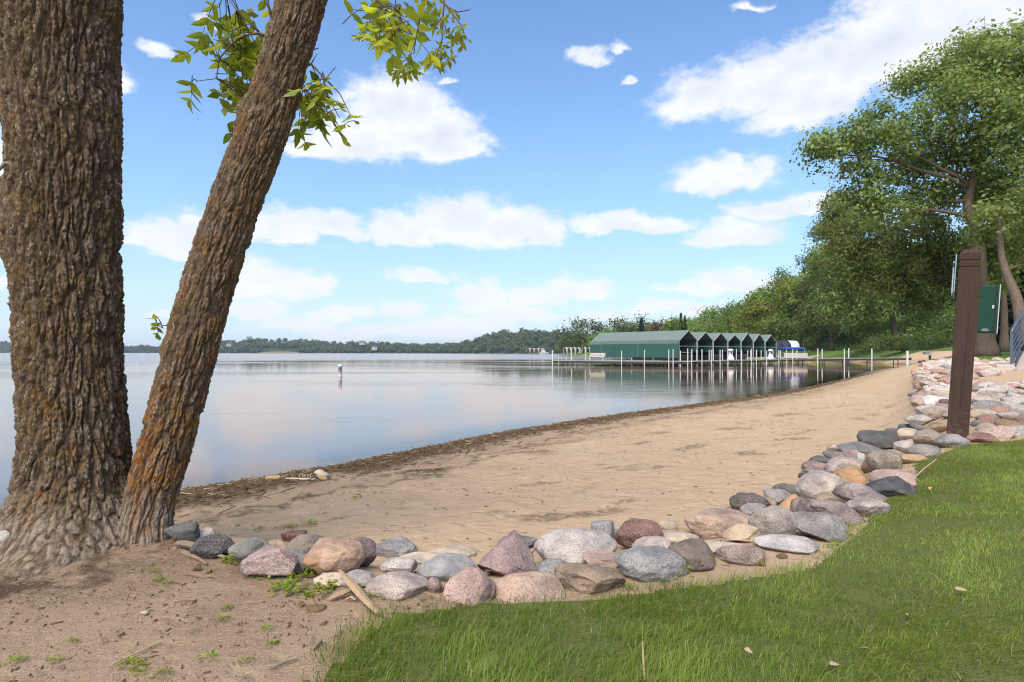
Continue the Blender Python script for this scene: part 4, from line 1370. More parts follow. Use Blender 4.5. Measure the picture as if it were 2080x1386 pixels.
D = 4.05
branch([([(556, 78, D), (525, 68, D), (497, 72, D)], 0.014), ([(525, 64, D), (505, 45, D), (480, 20, D), (458, -12, D)], 0.009), ([(500, 70, D), (470, 90, D), (445, 120, D), (440, 160, D), (400, 165, D)], 0.008),
        ([(552, 88, D), (535, 112, D), (522, 155, D), (508, 190, D), (497, 225, D)], 0.012), ([(510, 190, D), (490, 250, D), (472, 262, D)], 0.006), ([(556, 50, D), (545, 10, D), (540, -30, D)], 0.013)],
       [(478, 50, 45, 35, 6), (505, 115, 30, 45, 6), (475, 140, 35, 50, 5), (510, 190, 22, 36, 4), (425, 95, 25, 35, 2), (400, 172, 20, 10, 1), (470, 268, 14, 18, 1), (430, 14, 35, 14, 2), (535, 20, 20, 20, 1)], 4.25, 0.95)
D = 4.0
branch([([(600, 145, D), (632, 130, D), (655, 155, D), (668, 200, D), (690, 240, D)], 0.010), ([(632, 130, D), (645, 108, D)], 0.005), ([(610, 175, D), (630, 195, D), (625, 230, D), (612, 268, D)], 0.008), ([(655, 155, D), (690, 190, D), (715, 240, D)], 0.007)],
       [(640, 165, 24, 30, 4), (655, 215, 38, 25, 6), (690, 238, 28, 20, 4), (605, 268, 18, 16, 1), (640, 105, 16, 10, 1), (625, 200, 20, 30, 2)], 4.05, 0.80)
D = 4.1
branch([([(740, -60, D), (735, -20, D), (780, 12, D), (815, 40, D), (840, 75, D)], 0.010), ([(780, 12, D), (745, 22, D), (715, 20, D)], 0.007), ([(815, 40, D), (800, 80, D)], 0.005)],
       [(795, 35, 36, 30, 5), (825, 62, 34, 26, 6), (760, 30, 28, 24, 2), (710, 14, 14, 12, 1)], 4.15, 1.0)
D = 4.15
branch([([(345, 661, 3.72), (330, 662, 3.70), (318, 655, 3.7), (312, 645, 3.7)], 0.004)], [(318, 650, 10, 8, 2)], 3.7, 0.5)
# finer, farther twigs to the right: small leaves
D = 6.2
tw = MB()
fine_twigs = [([(905, -30, D), (900, 30, D), (898, 80, D), (885, 118, D)], .012), ([(900, 10, D), (930, 25, D), (955, 20, D)], .008), ([(905, 8, D), (935, 50, D), (948, 80, D)], .008), ([(890, 100, D), (905, 120, D)], .006),
              ([(860, -20, D), (850, 60, D), (835, 110, D), (805, 140, D)], .010), ([(830, 110, D), (832, 150, D)], .006), ([(760, 20, D), (745, 60, D), (735, 85, D)], .008), ([(780, 30, D), (770, 70, D)], .008)]
for pp, r0 in fine_twigs:
    tw.tube([W(*q) for q in pp], [r0 * (1 - 0.2 * k) for k in range(len(pp))], 5)
tw.build('fine_twigs', m_twig, tree, True)
lv, lf, lt = [], [], []
for (px, py, rx, ry, n) in [(745, 62, 26, 24, 46), (770, 75, 24, 22, 34), (900, 35, 34, 34, 60), (935, 72, 18, 24, 40), (900, 105, 22, 18, 40), (880, 128, 24, 12, 34), (808, 148, 20, 10, 34), (835, 135, 18, 14, 26), (870, 20, 24, 24, 30)]:
    for _ in range(n):
        a, q = rl.uniform(0, 6.28), rl.uniform(0, 1) ** 0.6
        c = W(px + rx * q * math.cos(a), py + ry * q * math.sin(a), D + rl.uniform(-0.3, 0.3))
        ax = Vector((rl.uniform(-1, 1), rl.uniform(-1, 1), rl.uniform(-1.3, 0.2))).normalized()
        sd_ = ax.cross(Vector((rl.uniform(-1, 1), rl.uniform(-1, 1), rl.uniform(-1, 1)))).normalized()
        L_ = rl.uniform(0.07, 0.13)
        b = len(lv)
        lv += [c, c + ax * L_ * .45 + sd_ * L_ * .2, c + ax * L_, c + ax * L_ * .45 - sd_ * L_ * .2]
        lf.append((b, b + 1, b + 2, b + 3))
        lt += [rl.random()] * 4
for (px, py, rx, ry, n, D2) in [(485, 60, 50, 50, 60, 4.5), (500, 130, 42, 60, 80, 4.5), (480, 190, 40, 40, 36, 4.5), (640, 190, 40, 60, 40, 4.4), (800, 45, 50, 45, 60, 4.6)]:
    for _ in range(n):
        a, q = rl.uniform(0, 6.28), rl.uniform(0, 1) ** 0.6
        c = W(px + rx * q * math.cos(a), py + ry * q * math.sin(a), D2 + rl.uniform(-0.2, 0.4))
        ax = Vector((rl.uniform(-1, 1), rl.uniform(-1, 1), rl.uniform(-1.3, 0.1))).normalized()
        sd_ = ax.cross(Vector((rl.uniform(-.6, .6), -1 + rl.uniform(-.6, .6), rl.uniform(-.6, .6)))).normalized()
        L_ = rl.uniform(0.08, 0.14)
        b = len(lv)
        lv += [c, c + ax * L_ * .45 + sd_ * L_ * .24, c + ax * L_, c + ax * L_ * .45 - sd_ * L_ * .24]
        lf.append((b, b + 1, b + 2, b + 3))
        lt += [rl.random()] * 4
me = mesh_np('foliage', np.array([q[:] for q in lv]), np.array(lf), m_leaf_thin, False, {'tint': lt})
tag(link('foliage', me, tree), kind='stuff')


# ------------------------------------------------------------------ trees
def leaf_cloud(clumps, per_area, leaf, seed, flat=0.75, gap=0.55):
    """leaves of a crown: each clump breaks up into tufts, each tuft into leaf sized faces"""
    r = np.random.default_rng(seed)
    Vs, Ts = [], []
    for (c, rad) in clumps:
        c = np.array(c)
        rad = np.array(rad if np.ndim(rad) else (rad, rad, rad * flat))
        nt = max(7, int(17 * (rad.mean() / (leaf * 6)) ** 2))
        u = r.normal(size=(nt, 3))
        u /= np.linalg.norm(u, axis=1)[:, None]
        u[:, 2] = np.where(u[:, 2] < -0.4, -u[:, 2] * 0.6, u[:, 2])
        tc_ = c + u * rad * (r.uniform(0.35, 1.0, nt) ** 0.55)[:, None] * r.uniform(0.78, 1.26, (nt, 1))
        total = int(per_area * rad[0] * rad[2] / leaf ** 2)
        k = r.integers(0, nt, total)
        spread = leaf * 1.75
        p = tc_[k] + r.normal(size=(total, 3)) * spread * (r.choice([1.0, 1.0, 1.0, 1.0, 1.6], total)[:, None] if leaf < 0.2 else 1.0) * np.array([1, 1, 0.85])
        tuft_t = r.normal(0, 0.26, nt)[k] + r.normal(0, 0.12)
        h = (p[:, 2] - c[2]) / rad[2]
        out = np.linalg.norm((p - c) / rad, axis=1)
        tint = np.clip(0.45 + tuft_t + 0.12 * r.normal(size=total), 0, 1)
        nrm = 0.65 * r.normal(size=(total, 3)) + 0.8 * (p - c) / rad + 0.7 * (p - tc_[k]) / spread + np.array([0, 0, 0.5])
        nrm /= np.linalg.norm(nrm, axis=1)[:, None]
        a = np.cross(nrm, r.normal(size=(total, 3)))
        a /= np.linalg.norm(a, axis=1)[:, None]
        b = np.cross(nrm, a)
        sz = leaf * (0.55 + 1.0 * r.random(total) ** 1.6)[:, None]
        Vs.append(np.stack([p - a * sz * 0.6, p - b * sz * 0.36 + nrm * sz * 0.1, p + a * sz * 0.6, p + b * sz * 0.36 + nrm * sz * 0.1], 1).reshape(-1, 3))
        Ts.append(np.repeat(tint, 4))
    V = np.concatenate(Vs)
    return V, np.arange(len(V)).reshape(-1, 4), np.concatenate(Ts)


def limb_path(a, b, sag, r):
    a, b = np.array(a), np.array(b)
    pts = []
    for t in np.linspace(0, 1, 7):
        q = a + (b - a) * t
        q = q + np.array([0, 0, sag]) * math.sin(math.pi * t) + r.normal(0, 0.02, 3) * np.linalg.norm(b - a) * math.sin(math.pi * t)
        pts.append(q)
    return pts


def make_tree(name, label, base, trunk_pts, r0, clumps, leaf, per, mat, seed, group=None, limbs=None, lr=0.28, flat=0.75):
    """tree > trunk (> each limb), crown; trunk_pts in world, clumps (centre, radius)"""
    r = np.random.default_rng(seed)
    t = empty(name, base)
    inv = Vector(base)
    tag(t, label, 'tree', group)
    mb = MB()
    n = len(trunk_pts)
    pts = [Vector(q) - inv for q in trunk_pts]
    pts = [Vector(q) for q in catmull([tuple(q) for q in pts], 4)]
    m = len(pts)
    mb.tube(pts, [r0 * (1.45 if k == 0 else 1.15 if k == 1 else 1 - 0.72 * k / (m - 1)) for k in range(m)], 12)
    tr = mb.build('trunk', m_trunk, t, True)
    order = sorted(range(len(clumps)), key=lambda k: -np.max(clumps[k][1]))
    for k in order[:limbs if limbs is not None else 12]:
        c = np.array(clumps[k][0]) - np.array(inv)
        j = min(range(2, m), key=lambda j_: (Vector(c) - pts[j_]).length + (2.0 * max(0, pts[j_].z - c[2])))
        st = pts[j]
        L_ = (Vector(c) - st).length
        if L_ < 0.4:
            continue
        rr = max(0.012, r0 * lr * (1 - 0.5 * j / m))
        b2 = MB()
        pp = limb_path(st, c, 0.08 * L_, r)
        b2.tube(pp, [rr * (1 - 0.8 * q / 6) for q in range(7)], 7)
        for _ in range(3):
            q = pp[r.integers(3, 6)]
            e = c + r.normal(0, 0.5, 3) * np.mean(clumps[k][1])
            b2.tube(limb_path(q, e, 0.0, r)[::2], [rr * 0.4, rr * 0.3, rr * 0.2, rr * 0.1], 5)
        b2.build('limb', m_trunk, tr, True)
    V, Fc, T = leaf_cloud([(np.array(c) - np.array(inv), q) for c, q in clumps], per, leaf, seed, flat)
    link('crown', mesh_np('crown', V, Fc, mat, False, {'tint': T}), t)
    return t


def px_clumps(lst, seed, jit=0.0):
    """crown clumps measured in the photo at a given distance -> world"""
    r = np.random.default_rng(seed)
    res = []
    for (px, py, d, rp) in lst:
        c = W(px, py, d)
        res.append((c[:], rp * d / F))
    return res


# the tall cottonwood at the right with its long limbs reaching over the beach
b = (23.2, 29.0, zt(23.2, 29.0))
cl = px_clumps([(1690, 312, 28, 52), (1665, 300, 28, 34), (1745, 290, 28, 50), (1800, 300, 28, 60), (1740, 350, 29, 40), (1860, 270, 28, 62), (1790, 240, 29, 40), (1830, 180, 29, 38), (1880, 165, 29, 48), (1930, 190, 28, 60),
                (1960, 130, 29, 55), (1995, 110, 30, 55), (2045, 92, 30, 36), (2078, 80, 29, 40), (2030, 150, 28, 75), (2080, 170, 28, 80), (1990, 220, 27, 75), (2060, 270, 27, 80), (1940, 290, 29, 60), (2010, 330, 28, 70), (2080, 370, 27, 80),
                (1900, 340, 30, 55), (1840, 350, 30, 50), (1780, 390, 29, 48), (1960, 400, 30, 70), (2050, 450, 28, 75), (1870, 420, 30, 60), (1800, 440, 29, 55), (1740, 420, 29, 40), (2130, 150, 29, 80), (2150, 260, 29, 110), (2160, 420, 29, 100), (1960, 180, 29, 40)], 1)
make_tree('cottonwood_tree', 'tallest cottonwood with long limbs reaching left above the beach', b,
          [W(2003, 726, 28.5), W(2000, 650, 28.5), W(1990, 560, 28.5), W(1985, 470, 28.5), W(1968, 410, 28.5), W(2000, 300, 28.7), W(2030, 180, 29)], 0.42, cl, 0.15, 20, m_leaf_cotton, 5, limbs=22, lr=0.36, flat=0.95)
# second cottonwood, its lower crown hanging over the stone bank
cl = px_clumps([(1760, 470, 36, 55), (1720, 520, 37, 50), (1800, 520, 36, 65), (1860, 480, 34, 60), (1870, 560, 35, 60), (1800, 590, 36, 55), (1745, 580, 37, 50), (1920, 520, 33, 60), (1930, 600, 34, 45), (1860, 620, 36, 40), (1980, 560, 33, 50), (2020, 520, 31, 60), (1700, 470, 38, 40), (1690, 440, 38, 30)], 2)
g = W(1978, 728, 33)
make_tree('cottonwood_tree', 'pale trunked tree standing just behind the timber post', (g.x, g.y, zt(g.x, g.y)), [(g.x, g.y, zt(g.x, g.y) - 0.1), W(1972, 620, 33), W(1930, 560, 33.5), W(1890, 500, 34), W(1870, 440, 35)], 0.36, cl, 0.15, 24, m_leaf_cotton, 6, limbs=10, lr=0.4, flat=0.95)
# leaning tree beside the footbridge
cl = px_clumps([(2030, 440, 25, 45), (2080, 470, 25, 60), (2070, 540, 26, 40), (2120, 420, 25, 80), (2130, 540, 25, 60), (2000, 490, 26, 35), (2030, 590, 27, 30)], 3)
make_tree('leaning_tree', 'tree with a bare trunk leaning left beside the footbridge', (21.6, 24, zt(21.6, 24)), [(21.6, 24, zt(21.6, 24) - .1), W(2082, 690, 24.2), W(2066, 610, 24.5), W(2046, 560, 24.8), W(2034, 515, 25), W(2030, 440, 25)], 0.27, cl, 0.13, 17, m_leaf_cotton, 7, limbs=6)
g = W(2040, 720, 38)
cl = px_clumps([(2040, 500, 38, 60), (2010, 430, 38, 50), (2070, 400, 38, 70)], 4)
make_tree('slim_tree', 'slim straight trunked tree left of the footbridge rail', (g.x, g.y, zt(g.x, g.y)), [(g.x, g.y, zt(g.x, g.y) - .1), W(2040, 640, 38), W(2038, 560, 38), W(2038, 440, 38)], 0.24, cl, 0.17, 15, m_leaf_maple, 8, limbs=3)
# shade tree at the end of the beach
cl = px_clumps([(1815, 560, 98, 70), (1760, 570, 98, 55), (1870, 580, 98, 55), (1720, 620, 100, 50), (1780, 630, 98, 45), (1840, 625, 98, 42), (1900, 630, 100, 40), (1700, 560, 101, 45), (1740, 510, 100, 45), (1680, 520, 102, 40), (1690, 610, 102, 40), (1735, 650, 100, 32), (1880, 655, 102, 30), (1760, 672, 104, 30), (1850, 668, 106, 28), (1800, 668, 106, 26), (1905, 675, 106, 24)], 5)
g = W(1818, 706, 102)
make_tree('maple_tree', 'dense maple with a dark trunk above the round bush', (g.x, g.y, zt(g.x, g.y)), [(g.x, g.y, zt(g.x, g.y) - .2), W(1814, 650, 101.5), W(1806, 590, 101), W(1800, 520, 100)], 0.55, cl, 0.34, 24, m_leaf_maple, 9, limbs=8)
cl = px_clumps([(1680, 480, 126, 42), (1665, 540, 126, 40), (1710, 450, 126, 40), (1655, 590, 126, 34), (1700, 560, 128, 50), (1690, 620, 126, 50), (1660, 650, 124, 40), (1720, 660, 126, 40), (1700, 410, 127, 30), (1680, 690, 130, 30), (1720, 692, 132, 28), (1745, 690, 134, 24)], 6)
g = W(1690, 712, 128)
make_tree('dark_tree', 'dark tree rising above the bank at the end of the pier', (g.x, g.y, zt(g.x, g.y)), [(g.x, g.y, zt(g.x, g.y) - .2), W(1688, 640, 128), W(1690, 560, 128), W(1690, 470, 127)], 0.40, cl, 0.40, 22, m_leaf_dark, 10, limbs=6)
cl = px_clumps([(1960, 640, 79, 30), (1925, 655, 82, 32), (1900, 690, 86, 26), (1860, 680, 88, 22), (1945, 680, 80, 26), (1990, 660, 74, 26)], 61)
g = W(1940, 716, 84)
make_tree('understorey_tree', 'dark low tree behind the timber post and the grill', (g.x, g.y, zt(g.x, g.y)), [(g.x, g.y, zt(g.x, g.y) - .2), W(1940, 690, 83), W(1940, 660, 82), W(1938, 640, 82)], 0.2, cl, 0.30, 16, m_leaf_dark, 62, limbs=3)

# trees on the wooded bank behind the marina, front row one by one
FRONT = [
    (1625, 600, 150, 54, m_leaf_yellow, 'yellow_green_tree', 'yellow green tree at the water end of the wooded bank'),
    (1595, 660, 148, 36, m_leaf_maple, 'broadleaf_tree', 'low full tree above the blue boat canopy'),
    (1650, 672, 142, 34, m_leaf_maple, 'broadleaf_tree', 'bright green low tree over the rocks by the pier'),
    (1560, 640, 155, 42, m_leaf_yellow, 'yellow_green_tree', 'round yellow green tree behind the last green canopy'),
    (1520, 655, 165, 30, m_leaf_yellow, 'yellow_green_tree', 'pale yellow green tree behind the middle green canopies'),
    (1600, 585, 168, 36, m_leaf_dark, 'broadleaf_tree', 'dark crowned tree on the skyline left of the dark tree'),
    (1545, 610, 172, 34, m_leaf_maple, 'broadleaf_tree', 'skyline tree between the two yellow green trees'),
    (1495, 640, 178, 28, m_leaf_maple, 'broadleaf_tree', 'green skyline tree above the third canopy'),
    (1450, 650, 192, 28, m_leaf_maple, 'broadleaf_tree', 'broad skyline tree above the second canopy'),
    (1440, 672, 186, 22, m_leaf_cotton, 'broadleaf_tree', 'lighter green tree just above the second canopy roof'),
    (1330, 668, 215, 17, m_leaf_rust, 'rusty_tree', 'rusty brown thin tree behind the first canopy roof'),
    (1365, 660, 210, 22, m_leaf_maple, 'broadleaf_tree', 'green tree right of the rusty brown tree'),
    (1295, 664, 230, 22, m_leaf_far, 'broadleaf_tree', 'green tree left of the rusty brown tree'),
    (1260, 668, 240, 22, m_leaf_far, 'broadleaf_tree', 'low tree where the bank meets the first canopy'),
    (1180, 675, 330, 24, m_leaf_far, 'broadleaf_tree', 'tall dark headland tree behind the pier bench'),
    (1215, 678, 320, 22, m_leaf_far, 'broadleaf_tree', 'headland tree right of the tall one'),
    (1150, 686, 340, 20, m_leaf_far, 'broadleaf_tree', 'headland tree at the left end of the point'),
]
for k, (px, py, d, rp, mt, nm, lab) in enumerate(FRONT):
    r = np.random.default_rng(40 + k)
    c0 = W(px, py, d)
    rad = rp * d / F
    cl = []
    for q in range(9):
        u = r.normal(size=3)
        u /= np.linalg.norm(u)
        cl.append(((c0.x + u[0] * rad * 0.75, c0.y + u[1] * rad * 0.6, c0.z + u[2] * rad * 0.75), rad * r.uniform(0.35, 0.55)))
    cl.append((c0[:], rad * 0.7))
    cl.append(((c0.x, c0.y, c0.z - rad * 0.9), rad * 0.7))
    zb = max(0.3, zt(c0.x, c0.y) if d < 300 else 0.5)
    zb = min(zb, c0.z - rad * 1.2)
    make_tree(nm, lab, (c0.x, c0.y, zb), [(c0.x, c0.y, zb - 0.3), (c0.x + 0.1 * rad, c0.y, zb + (c0.z - zb) * 0.5), (c0.x, c0.y, c0.z), (c0.x - 0.1 * rad, c0.y, c0.z + rad * 0.5)],
              rad * 0.06, cl, max(0.34, 0.0030 * d), 18 if d < 180 else 12, mt, 300 + k, 'trees on the wooded bank', limbs=4, flat=0.85)


def spruce(px, top, bot, d, wpx, label, seed):
    r = np.random.default_rng(seed)
    a, c = W(px, top, d), W(px, bot, d)
    H = a.z - c.z
    t = empty('spruce_tree', (c.x, c.y, c.z))
    tag(t, label, 'tree', 'spruces')
    MB().tube([(0, 0, 0), (0, 0, H * 0.5), (0, 0, H)], [H * 0.018, H * 0.012, 0.01], 8).build('trunk', m_trunk, t, True)
    n = 2600
    hh = r.random(n) ** 0.8
    tier = np.round(hh * 16) / 16
    ang = r.integers(0, 11, n) * 0.571 + tier * 40 + r.normal(0, 0.13, n)
    R_ = (1 - hh) * wpx * d / F * r.random(n) ** 0.5 + 0.02
    p = np.stack([np.cos(ang) * R_, np.sin(ang) * R_, H * (0.10 + 0.9 * tier) - R_ * 0.35 + r.normal(0, 0.02 * H, n)], 1)
    dr = np.stack([np.cos(ang), np.sin(ang), np.full(n, -0.35)], 1)
    sd_ = np.stack([-np.sin(ang), np.cos(ang), r.normal(0, 0.5, n)], 1)
    s = H * 0.035 * r.uniform(0.6, 1.4, n)[:, None]
    V = np.stack([p - dr * s, p - sd_ * s * 0.5, p + dr * s * 1.3, p + sd_ * s * 0.5], 1).reshape(-1, 3)
    link('crown', mesh_np('crown', V, np.arange(len(V)).reshape(-1, 4), m_needle, False, {'tint': np.repeat(r.random(n), 4)}), t)


spruce(2025, 430, 728, 46, 62, 'dark spruce behind the slim trunk', 1)
spruce(2085, 460, 728, 44, 66, 'dark spruce at the right edge behind the footbridge', 2)
spruce(1383, 638, 690, 215, 6, 'left of two small spruce tips on the skyline', 3)
spruce(1391, 643, 690, 215, 5, 'right of two small spruce tips on the skyline', 4)
spruce(1303, 647, 700, 220, 9, 'lone conifer on the skyline above the first canopy', 5)

# round bush at the shore end of the pier and the weedy bank beside it
g = W(1800, 722, 92)
cl = px_clumps([(1800, 703, 92, 20), (1770, 706, 92, 17), (1830, 708, 92, 17), (1815, 694, 93, 14), (1785, 694, 93, 14), (1755, 712, 92, 12), (1848, 714, 92, 10)], 77)
bu = empty('round_bush', (g.x, g.y, zt(g.x, g.y)))
tag(bu, 'round leafy bush at the shore end of the pier', 'bush')
mb = MB()
for k in range(6):
    mb.tube([(0.15 * k - 0.4, 0, -0.1), (0.35 * k - 0.9, 0.1, 0.6), (0.5 * k - 1.3, 0, 1.3)], [0.05, 0.04, 0.02], 6)
mb.build('stem', m_trunk, bu, True)
V, Fc, T = leaf_cloud([(np.array(c) - np.array(bu.location), q) for c, q in cl], 30, 0.22, 78)
link('crown', mesh_np('crown', V, Fc, m_leaf_dark, False, {'tint': T}), bu)


# ------------------------------------------------------------------ woods that read as one mass
def woods(name, label, spots, leaf_k, n_leaf, mat, seed):
    r = np.random.default_rng(seed)
    Vs, Ts = [], []
    for (x, y, z, h, wd) in spots:
        n = n_leaf
        c = np.array([x, y, z + h * 0.58])
        rad = np.array([wd, wd, h * 0.5])
        nt = 9
        u = r.normal(size=(nt, 3))
        u /= np.linalg.norm(u, axis=1)[:, None]
        tc_ = c + u * rad * 0.62
        k = r.integers(0, nt, n)
        v = r.normal(size=(n, 3))
        v /= np.linalg.norm(v, axis=1)[:, None]
        v[:, 1] = -np.abs(v[:, 1]) * 0.9 + 0.2
        p = tc_[k] + v * rad * 0.42 * r.uniform(0.7, 1.1, (n, 1))
        p[:, 2] = np.maximum(p[:, 2], z)
        nrm = v + 0.5 * r.normal(size=(n, 3))
        nrm /= np.linalg.norm(nrm, axis=1)[:, None]
        a = np.cross(nrm, r.normal(size=(n, 3)))
        a /= np.linalg.norm(a, axis=1)[:, None]
        b = np.cross(nrm, a)
        s = leaf_k * y * r.uniform(0.6, 1.3, (n, 1))
        Vs.append(np.stack([p - a * s, p - b * s * 0.7, p + a * s, p + b * s * 0.7], 1).reshape(-1, 3))
        Ts.append(np.repeat(np.clip(r.uniform(0.15, 0.75) + r.normal(0, 0.15, nt)[k] + 0.08 * r.normal(size=n), 0, 1), 4))
    V = np.concatenate(Vs)
    o = link(name, mesh_np(name, V, np.arange(len(V)).reshape(-1, 4), mat, False, {'tint': np.concatenate(Ts)}))
    tag(o, label, 'woods', kind='stuff')
    return o


m_forest = plain('forest_floor', (0.035, 0.052, 0.02), 0.95, 0.1, 0, 0.3, 0.05)


def hill_mesh(name, label, pts, mat):
    """low hill: shoreline points (px, d) with crest height; rises away from the water"""
    V, n = [], len(pts)
    for (px, d, h) in pts:
        u = Vector(((px - CX) / F, 1.0, 0))
        for dd, hh in ((0, -0.6), (0.004, 0.4), (0.05, 0.45 * h), (0.13, h), (0.3, 0.8 * h), (0.5, -1.0)):
            V.append((u.x * d * (1 + dd), d * (1 + dd), hh if hh < 0 or hh == 0.4 else max(0.5, hh)))
    k = 6
    Fc = [(i * k + j, (i + 1) * k + j, (i + 1) * k + j + 1, i * k + j + 1) for i in range(n - 1) for j in range(k - 1)]
    tag(link(name, mesh_np(name, np.array(V), np.array(Fc), mat, True)), label, 'hill', kind='structure')


# crest of the treetops over the far lake, from the left edge to the headland: (photo x, top y, distance)
FAR = [(-260, 694, 1500), (-100, 690, 1500), (40, 690, 1450), (150, 694, 1400), (245, 696, 1350), (330, 697, 1300), (420, 692, 1150), (470, 684, 1100), (540, 682, 1080), (620, 686, 1080), (700, 690, 1050), (760, 692, 1000), (830, 693, 950), (880, 694, 900), (930, 692, 840), (970, 678, 800), (1020, 666, 780), (1080, 662, 760), (1130, 664, 740), (1180, 672, 740), (1260, 690, 740)]
fx = np.array([q[0] for q in FAR]); fy = np.array([q[1] for q in FAR]); fd = np.array([q[2] for q in FAR])
hp = []
for px in np.linspace(-260, 1260, 60):
    d = np.interp(px, fx, fd)
    top = (HY - np.interp(px, fx, fy)) / F * d + CAMZ
    hp.append((px, d, max(0.6, (top - 11) * 1.1)))
hill_mesh('far_hill', 'low wooded hills across the lake', hp, m_forest)
r = np.random.default_rng(90)
sp = []
for _ in range(2100):
    px = r.uniform(-260, 1250)
    d0 = np.interp(px, fx, fd)
    top = (HY - np.interp(px, fx, fy) - 4 + 7 * perlin(px / 21.0, 0.5, 0.5)) / F * d0 + CAMZ
    q = r.random() ** 1.1
    hmax = max(0.6, (top - 9) * 1.12)
    zz = 0.5 + (hmax - 0.5) * q
    d = d0 * (1.004 + 0.12 * q)
    if 528 < px < 612 and q < 0.35:        # a bare bank shows here
        continue
    sp.append(((px - CX) / F * d, d, zz - 1, r.uniform(8, 13) * (0.75 if q < 0.2 else 1), r.uniform(5, 8.5)))
woods('far_woods', 'wooded far shore across the lake reading as one mass', sp, 0.0016, 85, m_leaf_far, 91)
# wooded slope behind the marina and the park
SL = [(1150, 690, 400), (1230, 668, 300), (1260, 660, 260), (1330, 650, 245), (1400, 645, 235), (1480, 622, 215), (1540, 596, 200), (1600, 566, 185), (1650, 530, 165), (1720, 500, 145), (1800, 480, 130), (1900, 470, 120), (2100, 470, 112)]
lx_ = np.array([q[0] for q in SL]); ly_ = np.array([q[1] for q in SL]); ld_ = np.array([q[2] for q in SL])
sp = []
for _ in range(560):
    px = 1140 + 960 * r.random() ** 0.85
    q = r.random()
    d = np.interp(px, lx_, ld_) * (0.93 + 0.25 * q)
    top = (HY - np.interp(px, lx_, ly_) - 3) / F * d + CAMZ
    h = r.uniform(7, 13)
    zz = max(0.3, (top - h) * (0.08 + 0.92 * q))
    if zz + h > top:
        h = top - zz
    sp.append(((px - CX) / F * d, d, zz, max(3, h), r.uniform(2.8, 4.8)))
woods('hillside_woods', 'wooded hillside behind the marina and the park', sp, 0.0021, 330, m_leaf_maple, 92)

# ------------------------------------------------------------------ marina: piers, canopies, boats
DZ = 0.55                              # deck height over the lake
PA, PB, PC, PD = Vector((5.4, 77.0, 0)), Vector((20.8, 69.0, 0)), Vector((39.8, 85.4, 0)), Vector((47.5, 71.5, 0))


def on_line(a, b, px):
    """point of a ground line seen at photo column px"""
    k = (px - CX) / F
    d = b - a
    t = (k * a.y - a.x) / (d.x - k * d.y)
    return a + d * t


def pier(label, a, b, za, zb, posts, wd, seed):
    r = random.Random(seed)
    root = empty('pier', (a.x, a.y, 0))
    tag(root, label, 'pier')
    A, B = Vector((0, 0, za)), Vector((b.x - a.x, b.y - a.y, zb))
    dr = (B - A)
    L_ = dr.length
    side = Vector((-dr.y, dr.x, 0)).normalized()
    n = max(2, int(L_ / 3.0))
    for k in range(n):                       # deck sections
        p0, p1 = A + dr * (k / n) + dr.normalized() * 0.02, A + dr * ((k + 1) / n) - dr.normalized() * 0.02
        MB().beam(p0, p1, wd, 0.10).build('deck_section', m_deck, root)
    mb = MB()
    for s in (-1, 1):
        o = side * s * (wd / 2 - 0.06) + Vector((0, 0, -0.14))
        mb.beam(A + o, B + o, 0.08, 0.28)
    mb.build('stringer', m_dockdark, root)  # stringers kept deep and dark to stand in for shade below the deck
    for k in range(int(L_ / 3.2) + 1):
        q = A + dr * min(0.99, (k + 0.5) * 3.2 / L_)
        for s in (-1, 1):
            MB().tube([q + side * s * (wd / 2 - 0.15) + Vector((0, 0, -0.1)), q + side * s * (wd / 2 - 0.15) + Vector((0, 0, -q.z - 0.8))], 0.05, 6).build('leg', m_dockdark, root)
    post = None
    for (px, s, top, rad) in posts:
        q = on_line(a, b, px) - a
        q += side * s * (wd / 2 + rad + 0.01)
        h = top + r.uniform(-0.16, 0.06)
        rad *= 0.8
        MB().lathe((q.x, q.y, -1.0), [(rad, 0), (rad, h + 1.0), (rad * 0.7, h + 1.03)], 8).build('post', m_white, root)
    return root


pier('grey pier running left along the first green canopy to open water', PA, PB, DZ, DZ,
     [(1128, -1, 1.95, .10), (1156, 1, 1.9, .06), (1184, 1, 1.9, .06), (1267, -1, 1.85, .065), (1313, -1, 1.9, .065), (1362, -1, 1.95, .065), (1136, 1, 1.1, .03), (1140, -1, 1.1, .03), (1145, 1, 1.1, .03), (1236, 1, .95, .03), (1278, 1, .95, .03), (1323, 1, .95, .03)], 1.6, 1)
pbs = [(1380, 1, 1.9), (1384, -1, 1.95), (1392, -1, 1.95), (1395, 1, 1.9), (1413, -1, 1.9), (1418, 1, 1.95), (1428, 1, 1.9), (1432, -1, 1.95), (1450, -1, 1.9), (1453, 1, 1.9), (1461, 1, 1.95), (1466, -1, 1.95), (1480, 1, 1.95), (1494, -1, 1.9), (1500, 1, 1.95), (1508, 1, 1.95), (1514, -1, 1.95), (1518, 1, 1.95), (1524, -1, 1.95),
       (1531, 1, 1.95), (1537, 1, 1.95), (1545, -1, 1.95), (1549, 1, 1.95), (1558, 1, 1.95), (1570, -1, 1.95), (1575, 1, 1.95), (1582, 1, 1.95), (1586, -1, 1.95), (1597, 1, 1.95)]
pier('grey pier along the open fronts of the green canopies with many white posts', PB, PC, DZ, 0.62, [(a, s, h, .065) for a, s, h in pbs], 1.5, 2)
pier('grey gangway from the canopies to the sandy shore with paired white posts', PC, PD, 0.62, 0.95,
     [(1612, 1, 2.0, .075), (1617, -1, 2.05, .075), (1663, 1, 2.1, .085), (1668, -1, 2.1, .085), (1717, 1, 2.15, .085), (1722, -1, 2.15, .085), (1778, -1, 2.2, .09)], 1.3, 3)
